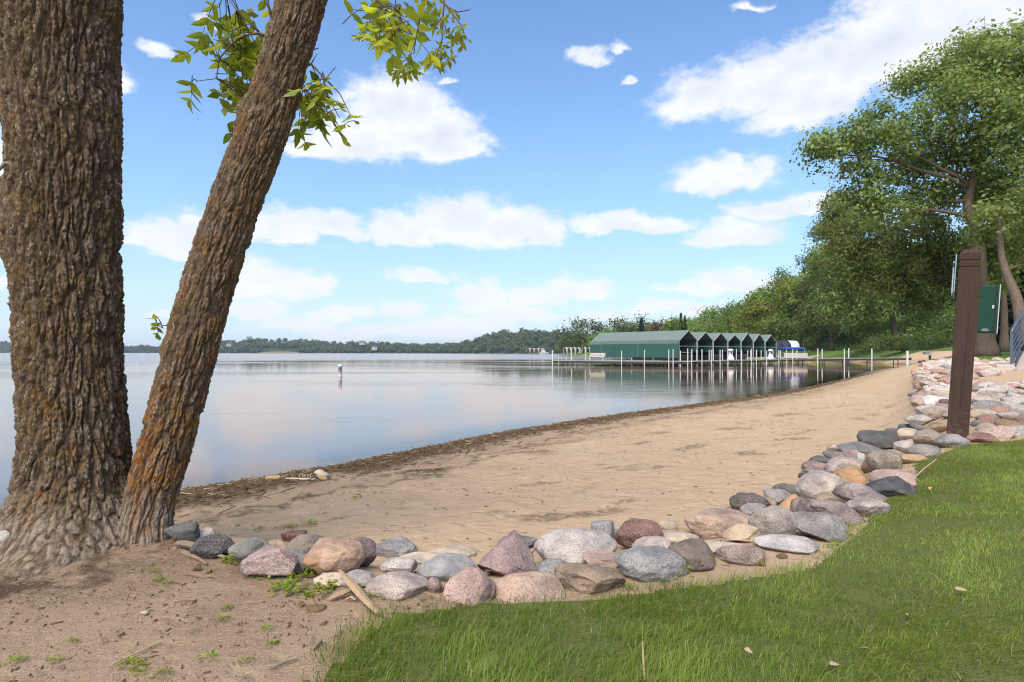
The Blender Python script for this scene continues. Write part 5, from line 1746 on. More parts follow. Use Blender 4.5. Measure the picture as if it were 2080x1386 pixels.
# single post standing in the sand at the shore end
q = W(1843, 738, 66)
q.z = zt(q.x, q.y)
o = MB().lathe((0, 0, -0.3), [(0.12, 0), (0.12, 1.98), (0.085, 2.03)], 10).build('shore_post', m_white)
o.location = q
tag(o, 'single white post standing in the sand at the end of the gangway', 'post')
# low timber edge between gangway and grass
o = MB().beam((0, 0, 0), (12.5, 9.5, 0.55), 0.3, 0.28).build('timber_kerb', m_dockdark, None)
o.location = (PD.x + 0.6, PD.y - 1.0, zt(PD.x + 3, PD.y) + 0.02)
tag(o, 'dark low timber edging from the gangway to the park grass', 'edging')

# bench on the left pier
q = on_line(PA, PB, 1213)
bn = empty('pier_bench', (q.x, q.y + 0.2, DZ + 0.035), math.atan2(PB.y - PA.y, PB.x - PA.x))
tag(bn, 'white slatted bench on the left pier', 'bench')
for k in range(3):
    MB().box((0, 0.25 + 0.10 * k * 0.4, 0.55 + 0.16 * k), (2.0, 0.03, 0.12)).build('back_slat', m_tan, bn)
for k in range(3):
    MB().box((0, -0.25 + 0.16 * k, 0.45), (2.0, 0.13, 0.035)).build('seat_slat', m_white, bn)
for s in (-1, 1):
    mb = MB()
    mb.box((s * 0.85, 0.20, 0.40), (0.06, 0.06, 0.85))
    mb.box((s * 0.85, -0.25, 0.215), (0.06, 0.06, 0.43))
    mb.box((s * 0.85, -0.02, 0.405), (0.05, 0.5, 0.045))
    mb.build('leg', m_white, bn)

rv, qv = Vector((0.757, 0.653, 0)), Vector((-0.653, 0.757, 0))
P0 = Vector((20.1, 71.9, 0))
WID = [4.0, 3.7, 3.6, 3.5, 3.4, 3.4, 3.5]
PEAK = [0.10, -0.02, -0.04, -0.22, 0.10, 0.02, -0.02]
EAVE, RISE, DEEP = 3.1, 1.12, 14.2
x0 = 0.0
names = ['first', 'second', 'third', 'fourth', 'fifth', 'sixth', 'seventh and last']
for k in range(7):
    wd = WID[k]
    o_ = P0 + rv * x0
    x0 += wd
    c = empty('boat_canopy', (o_.x, o_.y, 0), math.atan2(rv.y, rv.x))
    tag(c, '%s green gabled boat canopy from the left%s' % (names[k], ', with a solid side wall' if k == 0 else ''), 'boat canopy', 'green boat canopies')
    rise = RISE + PEAK[k]
    # local x across the bay, y into the bay
    for s, xa in ((0, 0.03), (1, wd - 0.03)):
        mb = MB()
        xm = wd / 2
        mb.add([(xa, 0, EAVE), (xm, 0, EAVE + rise), (xm, DEEP, EAVE + rise), (xa, DEEP, EAVE), (xa, 0, EAVE - .05), (xm, 0, EAVE + rise - .05), (xm, DEEP, EAVE + rise - .05), (xa, DEEP, EAVE - .05)],
               [(0, 1, 2, 3), (7, 6, 5, 4), (0, 4, 5, 1), (3, 2, 6, 7), (0, 3, 7, 4), (1, 5, 6, 2)])
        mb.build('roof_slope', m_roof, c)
    if k == 0:
        MB().box((0.0, DEEP / 2, (EAVE + 0.95) / 2), (0.04, DEEP, EAVE - 0.95)).build('side_wall', m_wallgreen, c)
        MB().box((-0.012, DEEP / 2, EAVE - 0.22), (0.05, DEEP + 0.02, 0.42)).build('valance', m_roof, c)
        for q in range(1, 7):
            MB().box((-0.03, q * DEEP / 7, (EAVE + 0.5) / 2), (0.03, 0.05, EAVE - 1.4)).build('wall_seam', m_roof if q % 3 == 0 else m_wallgreen, c)
        mb = MB()
        for q in range(30):
            mb.box((0.0, 0.25 + q * (DEEP - .5) / 29, 0.86), (0.03, 0.14, 0.16))
        mb.build('wall_lacing', m_hulldark, c)
        mb = MB()
        for q in range(9):
            t_ = (q + 0.5) / 9
            mb.box((0.03 + (wd / 2 - .03) * t_, -0.03, EAVE + rise * t_ - 0.08), (0.13, 0.03, 0.10))
        for q in range(7):
            mb.box((-0.04, -0.03, EAVE - 0.2 - q * 0.33), (0.12, 0.03, 0.14))
        mb.build('edge_lacing', m_hulldark, c)
    else:
        MB().box((0.0, DEEP / 2, EAVE - 0.75), (0.03, DEEP - .1, 1.4)).build('side_curtain', m_wallgreen, c)  # inner side curtains added to darken the inside of each bay
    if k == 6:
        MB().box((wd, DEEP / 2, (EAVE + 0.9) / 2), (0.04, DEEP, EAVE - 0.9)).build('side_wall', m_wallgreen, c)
    MB().box((wd / 2, DEEP - 0.05, EAVE - 0.5), (wd - 0.1, 0.03, 1.9)).build('back_curtain', m_wallgreen, c)  # back curtain added so the bay turns dark inside
    mb = MB()
    for e, yy in ((0, -0.02), (1, DEEP * .5), (2, DEEP - 0.1)):
        mb.tube([(0.05, yy, EAVE - .06), (wd / 2, yy, EAVE + rise - .06), (wd - .05, yy, EAVE - .06)], 0.045, 6)
    mb.tube([(0.05, 0.0, 2.35), (wd - 0.05, 0.0, 2.35)], 0.03, 6)
    for q in (0.35, 0.7):
        mb.tube([(wd / 2 * q, 0.1, EAVE + rise * q - .09), (wd / 2 * q, DEEP - .1, EAVE + rise * q - .09)], 0.025, 5)
        mb.tube([(wd - wd / 2 * q, 0.1, EAVE + rise * q - .09), (wd - wd / 2 * q, DEEP - .1, EAVE + rise * q - .09)], 0.025, 5)
    mb.build('roof_frame', m_alu, c)
    for (xa, ya) in ((0.05, 0.0), (wd - 0.12, 0.0), (0.05, DEEP * .5), (0.05, DEEP - .1)):
        MB().tube([(xa, ya, -1.0), (xa, ya, EAVE - .05)], 0.05, 6).build('post', m_alu, c)
    for q in (0.4, DEEP * .33, DEEP * .66, DEEP - .4):
        MB().box((wd / 2, q, 0.30), (wd - 0.9, 0.22, 0.30)).build('shade_beam', m_dockdark, c)  # dark beams added to deepen the shade under the canopies
    # finger dock between the bays
    MB().box((-0.05, DEEP * .5, DZ - 0.02), (0.7, DEEP - 1.0, 0.08)).build('finger_dock', m_deck, c)


def boat(label, loc, rz, L_, hullmat, topmat, seed):
    """runabout on its lift: lofted hull, foredeck cover, windscreen, outboard"""
    root = empty('motor_boat', loc, rz)
    tag(root, label, 'boat', 'boats under the canopies')
    st = [(-0.5, 0.95, 0.0), (-0.2, 1.05, 0.0), (0.15, 1.0, 0.02), (0.35, 0.75, 0.10), (0.47, 0.35, 0.25), (0.5, 0.03, 0.42)]
    V, Fc = [], []
    for t_, hw, kz in st:
        x = t_ * L_
        V += [(x, -hw, 0.95 + 0.15 * max(0, t_) * 2), (x, -hw * 0.85, 0.45 + kz), (x, 0, 0.10 + kz * 1.4), (x, hw * 0.85, 0.45 + kz), (x, hw, 0.95 + 0.15 * max(0, t_) * 2)]
    for i in range(len(st) - 1):
        for j in range(4):
            a = i * 5 + j
            Fc.append((a, a + 5, a + 6, a + 1))
    Fc.append((0, 1, 2, 3, 4))
    MB().add(V, Fc).build('hull', hullmat, root, True)
    V2, F2 = [], []
    for t_, hw, kz in st:
        x = t_ * L_
        h = 0.95 + 0.15 * max(0, t_) * 2
        V2 += [(x, -hw * 0.98, h + .003), (x, 0, h + 0.32 * min(1, hw)), (x, hw * 0.98, h + .003)]
    for i in range(len(st) - 1):
        for j in range(2):
            a = i * 3 + j
            F2.append((a, a + 1, a + 4, a + 3))
    MB().add(V2, F2).build('cover', topmat, root, True)
    MB().add([(0.1 * L_, -.8, 1.2), (0.1 * L_, .8, 1.2), (0.02 * L_, .7, 1.7), (0.02 * L_, -.7, 1.7), (0.09 * L_, -.8, 1.2), (0.09 * L_, .8, 1.2), (0.01 * L_, .7, 1.7), (0.01 * L_, -.7, 1.7)],
             [(0, 1, 2, 3), (7, 6, 5, 4), (0, 4, 5, 1), (1, 5, 6, 2), (2, 6, 7, 3), (3, 7, 4, 0)]).build('windscreen', m_glass, root)
    mb = MB()
    mb.box((-0.55 * L_, 0, 0.95), (0.35, 0.35, 0.55))
    mb.box((-0.54 * L_, 0, 0.4), (0.16, 0.12, 0.7))
    mb.build('outboard', m_black, root, bevel=0.04)
    mb = MB()
    for s in (-1, 1):
        mb.tube([(-0.4 * L_, s * 1.2, -0.9), (-0.4 * L_, s * 1.2, 2.2)], 0.05, 6)
        mb.tube([(0.3 * L_, s * 1.2, -0.9), (0.3 * L_, s * 1.2, 2.2)], 0.05, 6)
        mb.beam((-0.4 * L_, s * 1.2, 0.35), (0.3 * L_, s * 1.2, 0.35), 0.08, 0.12)
    mb.build('lift', m_alu, root)


x0 = 0
for k in range(7):
    wd = WID[k]
    if k in (0, 1, 3, 5):
        ctr_ = P0 + rv * (x0 + wd / 2) + qv * 5.0
        boat(['grey hulled boat on a lift in the first canopy', 'covered boat in the second canopy', None, 'covered boat in the fourth canopy', None, 'covered boat in the sixth canopy'][k],
             (ctr_.x, ctr_.y, 0.25), math.atan2(-qv.y, -qv.x), 6.4, m_hull, m_hulldark if k else m_tan, k)
    x0 += wd
# two white dock pedestals with round heads
for px, lab in ((1484, 'white dock pedestal in front of the fourth canopy'), (1565, 'white dock pedestal in front of the last canopy')):
    q = on_line(PB, PC, px)
    p_ = empty('dock_pedestal', (q.x, q.y, DZ + 0.08))
    tag(p_, lab, 'pedestal', 'dock pedestals')
    MB().lathe((0, 0, 0), [(0.46, 0), (0.46, 0.10), (0.40, 0.35), (0.26, 0.55), (0.20, 1.0), (0.24, 1.1)], 14).build('base', m_white, p_, True)
    MB().lathe((0, 0, 1.1), [(0.30, 0), (0.34, 0.08), (0.34, 0.18), (0.24, 0.28), (0.08, 0.32)], 14).build('cap', m_white, p_, True)
    MB().box((0, -0.25, 0.9), (0.16, 0.03, 0.25)).build('outlet_panel', m_black, p_)


# pontoon boat with a white and navy barrel canopy beyond the row
def barrel_canopy(name, label, loc, rz, L_, wd, mats, z0, z1, group=None, under=None):
    root = empty(name, loc, rz)
    tag(root, label, 'boat canopy', group)
    n = 10
    ns = len(mats)
    for s in range(ns):
        xa, xb = -L_ / 2 + L_ * s / ns, -L_ / 2 + L_ * (s + 1) / ns - 0.01
        V = []
        for x in (xa, xb):
            for k in range(n + 1):
                a = math.pi * k / n
                V.append((x, -math.cos(a) * wd / 2, z0 + (z1 - z0) * (math.sin(a) ** 0.7)))
        for x in (xa, xb):
            for k in range(n + 1):
                a = math.pi * k / n
                V.append((x, -math.cos(a) * (wd / 2 - .05), z0 + (z1 - z0 - .05) * (math.sin(a) ** 0.7)))
        m_ = n + 1
        Fc = [(k, m_ + k, m_ + k + 1, k + 1) for k in range(n)] + [(2 * m_ + k, 2 * m_ + k + 1, 3 * m_ + k + 1, 3 * m_ + k) for k in range(n)]
        Fc += [(k, k + 1, 2 * m_ + k + 1, 2 * m_ + k) for k in range(n)] + [(m_ + k, 3 * m_ + k, 3 * m_ + k + 1, m_ + k + 1) for k in range(n)]
        MB().add(V, Fc).build('canvas_panel', mats[s], root, True)
    for sx in (-1, 1):
        for sy in (-1, 1):
            MB().tube([(sx * L_ * .45, sy * wd * .47, -0.8), (sx * L_ * .45, sy * wd * .47, z0 + .05)], 0.06, 6).build('post', m_alu, root)
    return root


q = on_line(PC + Vector((2, 6, 0)), PC + Vector((8, 12, 0)), 1590)
q = W(1590, 716, 92)
barrel_canopy('barrel_canopy', 'navy and white barrel canopy right of the last green one', (q.x, q.y, 0), math.atan2(-0.757, 0.653) + 0.9, 3.9, 2.8, [m_hulldark, m_hulldark, m_white], 2.0, 3.4)
pb = empty('pontoon_boat', (q.x + 0.6, q.y - 1.4, 0.2), 0.2)
tag(pb, 'pontoon boat with a blue awning below the barrel canopy', 'boat')
MB().box((0, 0, 2.0), (3.4, 2.2, 0.35)).build('awning', m_blue, pb, bevel=0.08)
MB().box((0, 0, 0.62), (4.2, 2.3, 0.16)).build('deck', m_hull, pb)
for s in (-1, 1):
    MB().tube([(-2.1, s * .8, .3), (1.7, s * .8, .3), (2.1, s * .8, .45)], [0.3, 0.3, 0.08], 10).build('pontoon', m_alu, pb, True)
    MB().box((0, s * 1.1, 1.0), (4.0, 0.05, 0.6)).build('side_panel', m_tan, pb)
    for t_ in (-1.5, 1.5):
        MB().tube([(t_, s * 1.05, .7), (t_, s * 1.05, 1.9)], 0.03, 6).build('awning_pole', m_alu, pb)

# far marina: rows of small white and tan canopies
for k in range(4):
    q = W(1075 + 8.5 * k, 716, 395)
    barrel_canopy('small_canopy', '%s of the four tan canopies far across the water' % ['leftmost', 'second from left', 'third from left', 'rightmost'][k], (q.x, q.y, 0), 1.25, 6, 2.5, [m_tan, m_white], 1.9, 4.2, 'far tan canopies')
for k in range(6):
    q = W(1150 + 8.4 * k + (4 if k > 3 else 0), 716, 300)
    barrel_canopy('small_canopy', '%s of the white canopies behind the left pier' % ['leftmost', 'second from left', 'third from left', 'fourth from left', 'fifth from left', 'rightmost'][k], (q.x, q.y, 0), 1.25, 6, 1.9, [m_white, m_tan], 1.2, 4.1, 'white canopies behind the pier')
q = W(1105, 718, 390)
fb = empty('moored_boat', (q.x, q.y, 0), 0.1)
tag(fb, 'white boat moored beside the far tan canopies', 'boat')
MB().add([(-3, -1, 1.6), (-3, 1, 1.6), (3, 1, 1.8), (3, -1, 1.8), (-2.8, -.7, .0), (-2.8, .7, .0), (2.2, .5, .1), (2.2, -.5, .1), (4, 0, 2.0)], [(0, 1, 5, 4), (1, 2, 6, 5), (3, 0, 4, 7), (2, 8, 6), (8, 3, 7), (8, 7, 6), (0, 3, 8, 2, 1)]).build('hull', m_white, fb)
MB().box((-0.5, 0, 2.3), (3.0, 1.5, 1.0)).build('cabin', m_white, fb, bevel=0.2)

# lake buoy
q = W(691, 766, 38.8)
bu = empty('mooring_buoy', (q.x, q.y, 0))
bu.scale = (0.95, 0.95, 0.88)
tag(bu, 'white cylindrical buoy floating alone on the lake', 'buoy')
MB().lathe((0, 0, -0.3), [(0.13, 0), (0.14, 0.25), (0.125, 0.3), (0.125, 1.0), (0.13, 1.0), (0.13, 1.05)], 16).build('body', m_white, bu, True)
MB().lathe((0, 0, 0.75), [(0.135, 0), (0.15, 0.02), (0.15, 0.10), (0.10, 0.16), (0.03, 0.18)], 16).build('cap', m_white, bu, True)
MB().lathe((0, 0, 0.0), [(0.142, 0), (0.142, 0.04)], 16).build('waterline_band', m_boneorange, bu, True)


# ------------------------------------------------------------------ houses on the far shore
def house(label, px, py, d, wd, h, gable):
    q = W(px, py, d)
    root = empty('house', (q.x, q.y, q.z))
    tag(root, label, 'house', 'houses on the far shore')
    MB().box((0, 0, h / 2), (wd, wd * .7, h)).build('wall', m_wall_house, root)
    mb = MB()
    e = 0.4
    yb = wd * .35
    if gable:
        mb.add([(-wd / 2 - e, -yb - e, h), (0, -yb - e, h + wd * .38), (wd / 2 + e, -yb - e, h), (-wd / 2 - e, yb + e, h), (0, yb + e, h + wd * .38), (wd / 2 + e, yb + e, h)], [(0, 1, 4, 3), (1, 2, 5, 4), (0, 2, 1), (3, 4, 5), (0, 3, 5, 2)])
    else:
        mb.add([(-wd / 2 - e, -yb - e, h), (wd / 2 + e, -yb - e, h), (wd / 2 + e, yb + e, h), (-wd / 2 - e, yb + e, h), (-wd / 2 - e, 0, h + wd * .3), (wd / 2 + e, 0, h + wd * .3)], [(0, 1, 5, 4), (2, 3, 4, 5), (0, 4, 3), (1, 2, 5), (0, 3, 2, 1)])
    mb.build('roof', m_roof_house, root)
    for k in range(3):
        for z_ in (h * .28, h * .72):
            MB().box(((k - 1) * wd * .3, -wd * .35 - .03, z_), (wd * .14, 0.06, h * .25)).build('window', m_glass, root)


house('pale house among trees on the far shore left of the hump', 736, 701, 1060, 9, 5, False)
house('white gabled house near the water on the far shore', 761, 712, 1010, 8.5, 6, True)
house('small white house on the far shore just right of the leaning stem', 466, 704, 1150, 9, 5, True)
o = MB().add([(-30, -1, -2), (34, -1, -2), (38, 0, 1.0), (14, 6, 3.2), (-12, 6, 3.0), (-34, 0, 0.9), (44, 20, 2), (-38, 20, 2)], [(0, 1, 2, 5), (5, 2, 3, 4), (4, 3, 6, 7)]).build('sandy_bank', m_root, None)
q = W(566, 717, 1075)
o.location = (q.x, q.y, 0.2)
tag(o, 'bare tan bank on the far shore', 'bank', kind='structure')

# ------------------------------------------------------------------ timber post with box and sign
g = ground_hit(1944, 893)
Dp = g.y + 0.12
pt = W(1944, 716, Dp)
base = Vector((pt.x, Dp, g.z))
lean = math.atan2((1962 - 1941) * Dp / F, (893 - 530) * Dp / F)
post = empty('timber_post', base)
post.rotation_euler = (R(-1.0), lean, R(-36))
tag(post, 'leaning dark brown timber post at the end of the boulder row', 'post')
hw = 0.5 * 36 * Dp / F
Hh = (893 - 512) * Dp / F
mb = MB()
rows = [(-0.35, 1.0), (Hh - 0.205, 0.97), (Hh - 0.205, 0.90), (Hh - 0.185, 0.90), (Hh - 0.185, 0.97), (Hh - 0.135, 0.965), (Hh - 0.135, 0.90), (Hh - 0.115, 0.90), (Hh - 0.115, 0.965), (Hh - 0.045, 0.955), (Hh, 0.55)]
V = []
for z_, s in rows:
    V += [(-hw * s, -hw * s, z_), (hw * s, -hw * s, z_), (hw * s, hw * s, z_), (-hw * s, hw * s, z_)]
Fc = [(i * 4 + k, i * 4 + (k + 1) % 4, i * 4 + 4 + (k + 1) % 4, i * 4 + 4 + k) for i in range(len(rows) - 1) for k in range(4)]
Fc += [(3, 2, 1, 0), tuple((len(rows) - 1) * 4 + k for k in range(4))]
mb.add(V, Fc).build('shaft', m_post, post, bevel=0.008)
sc = Dp / F
MB().box((hw * 0.2, -hw * 0.985, Hh * 0.42), (0.004, 0.012, Hh * 0.5), Matrix.Rotation(0.02, 3, 'Y')).build('drying_crack', m_black, post)
bxo = empty('notice_box', base)
bxo.rotation_euler = post.rotation_euler.copy()
tag(bxo, 'green metal box fixed to the right side of the timber post', 'box')
zb, zt_ = (893 - 679) * sc, (893 - 585) * sc
xc = hw + 0.5 * 29 * sc + 0.012
bw = 29 * sc
MB().box((xc, -0.02, (zb + zt_) / 2), (bw, 0.16, zt_ - zb)).build('body', m_boxgreen, bxo, bevel=0.006)
MB().box((xc + 0.36 * bw, -0.105, (zb + zt_) / 2), (0.006, 0.012, zt_ - zb - 0.012)).build('door_seam', m_black, bxo)
MB().box((xc - 0.1 * bw, -0.1025, (zb + zt_) / 2), (bw * 0.86, 0.006, zt_ - zb - 0.02)).build('door', m_boxgreen, bxo, bevel=0.002)
MB().box((xc + bw / 2 + 0.004, -0.02, (zb + zt_) / 2), (0.008, 0.165, zt_ - zb + 0.006)).build('side_plate', m_boxedge, bxo)
mb = MB()
for k, (wq, zz) in enumerate(((0.050, 0.040), (0.062, 0.030), (0.056, 0.020))):
    mb.box((xc - 0.12 * bw, -0.107, zb + zz), (wq, 0.002, 0.0035))
mb.build('maker_label', m_boxedge, bxo)
MB().box((xc + 0.22 * bw, -0.108, (zb + zt_) / 2 + 0.02), (0.018, 0.010, 0.034)).build('latch', m_boxedge, bxo, bevel=0.003)
sg = empty('blue_sign', base)
sg.rotation_euler = post.rotation_euler.copy()
tag(sg, 'pale blue sign board seen edge on at the left of the post top', 'sign')
za, zc = (893 - 607) * sc, (893 - 518) * sc
rot = Matrix.Rotation(R(78), 3, 'Z')
mb = MB()
n = 10
V = []
for s in (0, 1):
    x = -hw - 0.018 - 0.010 * s
    for (yy, zz) in ((-0.11, za + .05), (-0.07, za), (0.20, za), (0.25, za + .05), (0.25, zc - .10), (0.07, zc), (-0.11, zc - .10)):
        V.append((x, yy, zz))
m_ = 7
mb.add(V, [tuple(range(m_)), tuple(range(2 * m_ - 1, m_ - 1, -1))] + [(k, m_ + k, m_ + (k + 1) % m_, (k + 1) % m_) for k in range(m_)])
mb.build('board', m_signblue, sg)
MB().box((-hw - 0.040, 0.08, (za + zc) / 2 - 0.03), (0.012, 0.30, (zc - za) * 0.72)).build('pamphlet_panel', m_boxedge, sg)
MB().box((-hw - 0.034, -0.085, zc - 0.13), (0.03, 0.02, 0.03)).build('latch', m_black, sg)

# ------------------------------------------------------------------ footbridge and its approach
bdir = Vector((0.735, 0.678, 0))
bs = Vector((-bdir.y, bdir.x, 0))           # left side seen when walking onto it
B0 = Vector((14.05, 16.7, 0))
B0.z = 1.05
LB, RISEB, WB = 7.0, 0.75, 1.8
br = empty('footbridge', B0)
tag(br, 'arched footbridge with blue grey curved railings at the right edge', 'footbridge')


def arch(t):
    return RISEB * 4 * t * (1 - t)


for k in range(46):
    t0, t1 = k / 46, (k + 0.94) / 46
    a, b_ = bdir * LB * t0 + Vector((0, 0, arch(t0))), bdir * LB * t1 + Vector((0, 0, arch(t1)))
    off = bs * (-WB / 2)
    MB().beam(a + off, b_ + off, WB, 0.045).build('plank', m_plank, br)
for s, off in ((1, bs * 0.06), (-1, bs * (-WB - 0.06))):
    for j, hgt in enumerate((1.12, 0.92, 0.74, 0.56, 0.38, 0.20)):
        pts = [bdir * LB * t_ + Vector((0, 0, arch(t_) + hgt)) + off for t_ in np.linspace(0, 1, 17)]
        MB().tube(pts, 0.042 if j == 0 else 0.024, 8).build('handrail' if j == 0 else 'rail', m_rail, br, True)
    for t_ in np.linspace(0, 1, 6):
        q = bdir * LB * t_ + off
        MB().beam(q + Vector((0, 0, arch(t_) - 0.25)), q + Vector((0, 0, arch(t_) + 1.12)), 0.09, 0.06, up=bs).build('rail_post', m_rail, br)
    pts = [bdir * LB * t_ + Vector((0, 0, arch(t_) - 0.16)) + off for t_ in np.linspace(0, 1, 17)]
    MB().tube(pts, 0.10, 8).build('girder', m_rail, br, True)
ap = empty('plank_walk', B0 - bdir * 6)
tag(ap, 'plank walkway leading through the stones up to the footbridge', 'walkway')
for k in range(44):
    a = bdir * (6 * k / 44)
    b_ = bdir * (6 * (k + 0.93) / 44)
    z0_ = 0.0
    c_ = ap.location + a
    zz = max(zt(c_.x - bs.x * WB / 2, c_.y - bs.y * WB / 2) + 0.12, 0.72) - ap.location.z
    zz = -0.17 + 0.17 * (k / 44)
    off = bs * (-WB / 2)
    MB().beam(a + off + Vector((0, 0, zz)), b_ + off + Vector((0, 0, zz)), WB, 0.045).build('plank', m_plank, ap)

# park grill at the edge of the grass
g = W(1888, 722, 73)
gr = empty('park_grill', (g.x, g.y, zt(g.x, g.y)))
tag(gr, 'small park grill on a post at the edge of the grass', 'grill')
MB().tube([(0.05, 0, -0.2), (0.05, 0, 0.85)], 0.14, 10).build('pedestal', m_black, gr, True)
MB().box((-0.2, 0, 0.98), (0.9, 0.5, 0.08)).build('fire_pan', m_grillsteel, gr)
MB().box((-0.2, 0.24, 1.12), (0.9, 0.04, 0.28)).build('back_plate', m_grillsteel, gr)
MB().box((-0.62, 0, 1.10), (0.04, 0.5, 0.24)).build('side_plate', m_grillsteel, gr)
MB().tube([(0.28, -0.02, 1.0), (0.3, 0, 1.45)], 0.03, 6).build('handle', m_black, gr)

# ------------------------------------------------------------------ driftwood, bones, weeds, fallen leaves
def lump(name, px, py, wpx, hpx, mat, seed, ang=0.4, sub=3):
    o = place_boulder(px, py, wpx, hpx, (0.2, 0.2, 0.2), mat, ang, seed, sub=sub, name=name)
    return o


def gh(px, py, up=0.0):
    q = ground_hit(px, py)
    q.z += up
    return q


def drift(name, label, pts, rads, mat, cat='driftwood', n=7):
    P = [gh(px, py, up) for px, py, up in pts]
    o0 = P[0].copy()
    mb = MB().tube([q - o0 for q in P], rads, n)
    o = mb.build(name, mat, None, False)
    o.location = o0
    tag(o, label, cat)
    return o


drift('driftwood', 'split pale driftwood board slanting from the flat slab to the lawn', [(690, 1190, .075), (700, 1199, .06), (715, 1211, .05), (731, 1226, .04), (748, 1240, .03), (769, 1256, .02)], [.006, .014, .020, .017, .015, .009], m_drift, n=5)
drift('driftwood', 'thin splintered strip along the split driftwood board', [(704, 1196, .06), (722, 1212, .055), (742, 1230, .045)], [.003, .009, .005], m_drift, n=4)
drift('driftwood', 'short pale driftwood stub lying left of the split board', [(668, 1224, .012), (680, 1221, .02), (696, 1217, .025), (712, 1212, .03)], [.004, .012, .014, .009], m_drift, n=6)
drift('driftwood', 'small driftwood splinter under the split board', [(702, 1225, .015), (714, 1222, .02), (722, 1226, .015)], [.005, .008, .004], m_drift, n=5)
drift('old_root', 'bent grey brown root lying in front of the black speckled boulder', [(360, 1112, .02), (376, 1116, .03), (394, 1122, .035), (412, 1124, .03), (430, 1130, .025), (446, 1136, .02), (460, 1138, .01)], [.016, .020, .019, .017, .014, .011, .007], m_root, 'root')
drift('old_root', 'thin pale root running from the trunk to the weeds', [(372, 1126, .01), (388, 1134, .012), (404, 1140, .012), (420, 1150, .01)], [.015, .012, .010, .006], m_root, 'root')
drift('dry_stem', 'dark dry stem lying in front of the purple granite', [(985, 1172, .03), (1020, 1172, .04), (1055, 1166, .05), (1090, 1148, .10)], [.006, .008, .007, .004], m_root, 'stem')
drift('dry_stem', 'pale curved straw lying on the tan pink slab', [(1034, 1222, .01), (1048, 1214, .03), (1062, 1209, .03)], [.004, .004, .003], m_straw, 'stem')
drift('dry_stem', 'straw coloured stick leaning out of the lawn by the pink boulder', [(1858, 978, .03), (1878, 970, .07), (1902, 961, .11)], [.006, .006, .004], m_drift, 'stick')
drift('dry_stem', 'thin brown stick on the sand behind the yellow slab', [(1405, 1104, .02), (1435, 1101, .02), (1470, 1097, .02)], [.005, .006, .004], m_root, 'stick')
drift('dry_stem', 'long thin twig on the soil near the bottom weeds', [(228, 1356, .01), (270, 1336, .012), (325, 1310, .01)], [.003, .004, .003], m_straw, 'twig')
drift('dry_stem', 'dark twig on the soil left of the lawn corner', [(548, 1366, .01), (580, 1352, .012), (604, 1344, .01)], [.003, .004, .003], m_root, 'twig')
drift('dry_stem', 'short upright pale stem in the grass at the bottom', [(1310, 1392, 0.0), (1307, 1375, .05), (1305, 1362, .10)], [.005, .004, .002], m_drift, 'stem')
o = lump('stone_chip', 293, 1247, 17, 12, m_bone, 801, 0.7)
tag(o, 'small yellowish stone chip on the soil below the big trunk', 'stone')
CL = [(1545, 1143, 32, 18, 'dark moss clod right of the pinkish brown boulder'), (1588, 1130, 38, 12, 'flat brown clod beside the whitish granite boulder'), (640, 1236, 80, 16, 'long mossy clod beside the driftwood stub'),
      (612, 1228, 26, 12, 'small black clod left of the mossy clod'), (620, 1196, 36, 16, 'brown clod among the bright weeds'), (400, 1155, 30, 14, 'dark soil clod below the thin root'), (425, 1160, 22, 12, 'round soil clod beside the dark soil clod')]
for k, (px, py, a, b_, lab) in enumerate(CL):
    o = lump('soil_clod', px, py, a * 0.55, b_ * 1.1, m_clod, 820 + k, 0.5)
    tag(o, lab, 'clod', 'soil clods')

# bleached remains in the wrack line
q = gh(646, 976)
bo = empty('animal_bones', q)
tag(bo, 'bleached animal bones with a pale rounded shell in the shoreline litter', 'bones')
V, Fc = ICO[3]
p = V.copy()
p[:, 2] = np.maximum(p[:, 2], -0.2)
p *= np.array([0.075, 0.06, 0.065])
p[:, 0] += 0.04 * (p[:, 2] < 0.02)
link('shell', mesh_np('shell', p + np.array([0, 0.05, 0.05]), Fc, m_bone, True), bo)
MB().box((0.07, -0.03, 0.03), (0.10, 0.05, 0.045), Matrix.Rotation(0.5, 3, 'Y')).build('jaw', m_boneorange, bo, bevel=0.01)
for k in (0, 1, 2.3, 3.1, 4.6):
    MB().tube([(-0.09 - 0.028 * k, 0.02, 0.01), (-0.10 - 0.028 * k, 0.03, 0.06), (-0.085 - 0.030 * k, 0.05, 0.075 - 0.010 * k)], [.006, .005, .003], 5).build('rib', m_bone, bo, True)
MB().tube([(-0.02, -0.03, .015), (-0.15, -0.03, .02), (-0.30, 0.0, .02), (-0.45, 0.02, .015)], [.018, .014, .012, .008], 7).build('spine', m_bone, bo, True)
MB().box((-0.52, 0.0, 0.03), (0.16, 0.07, 0.04), Matrix.Rotation(0.25, 3, 'Z')).build('hip_plate', m_boneorange, bo, bevel=0.012)


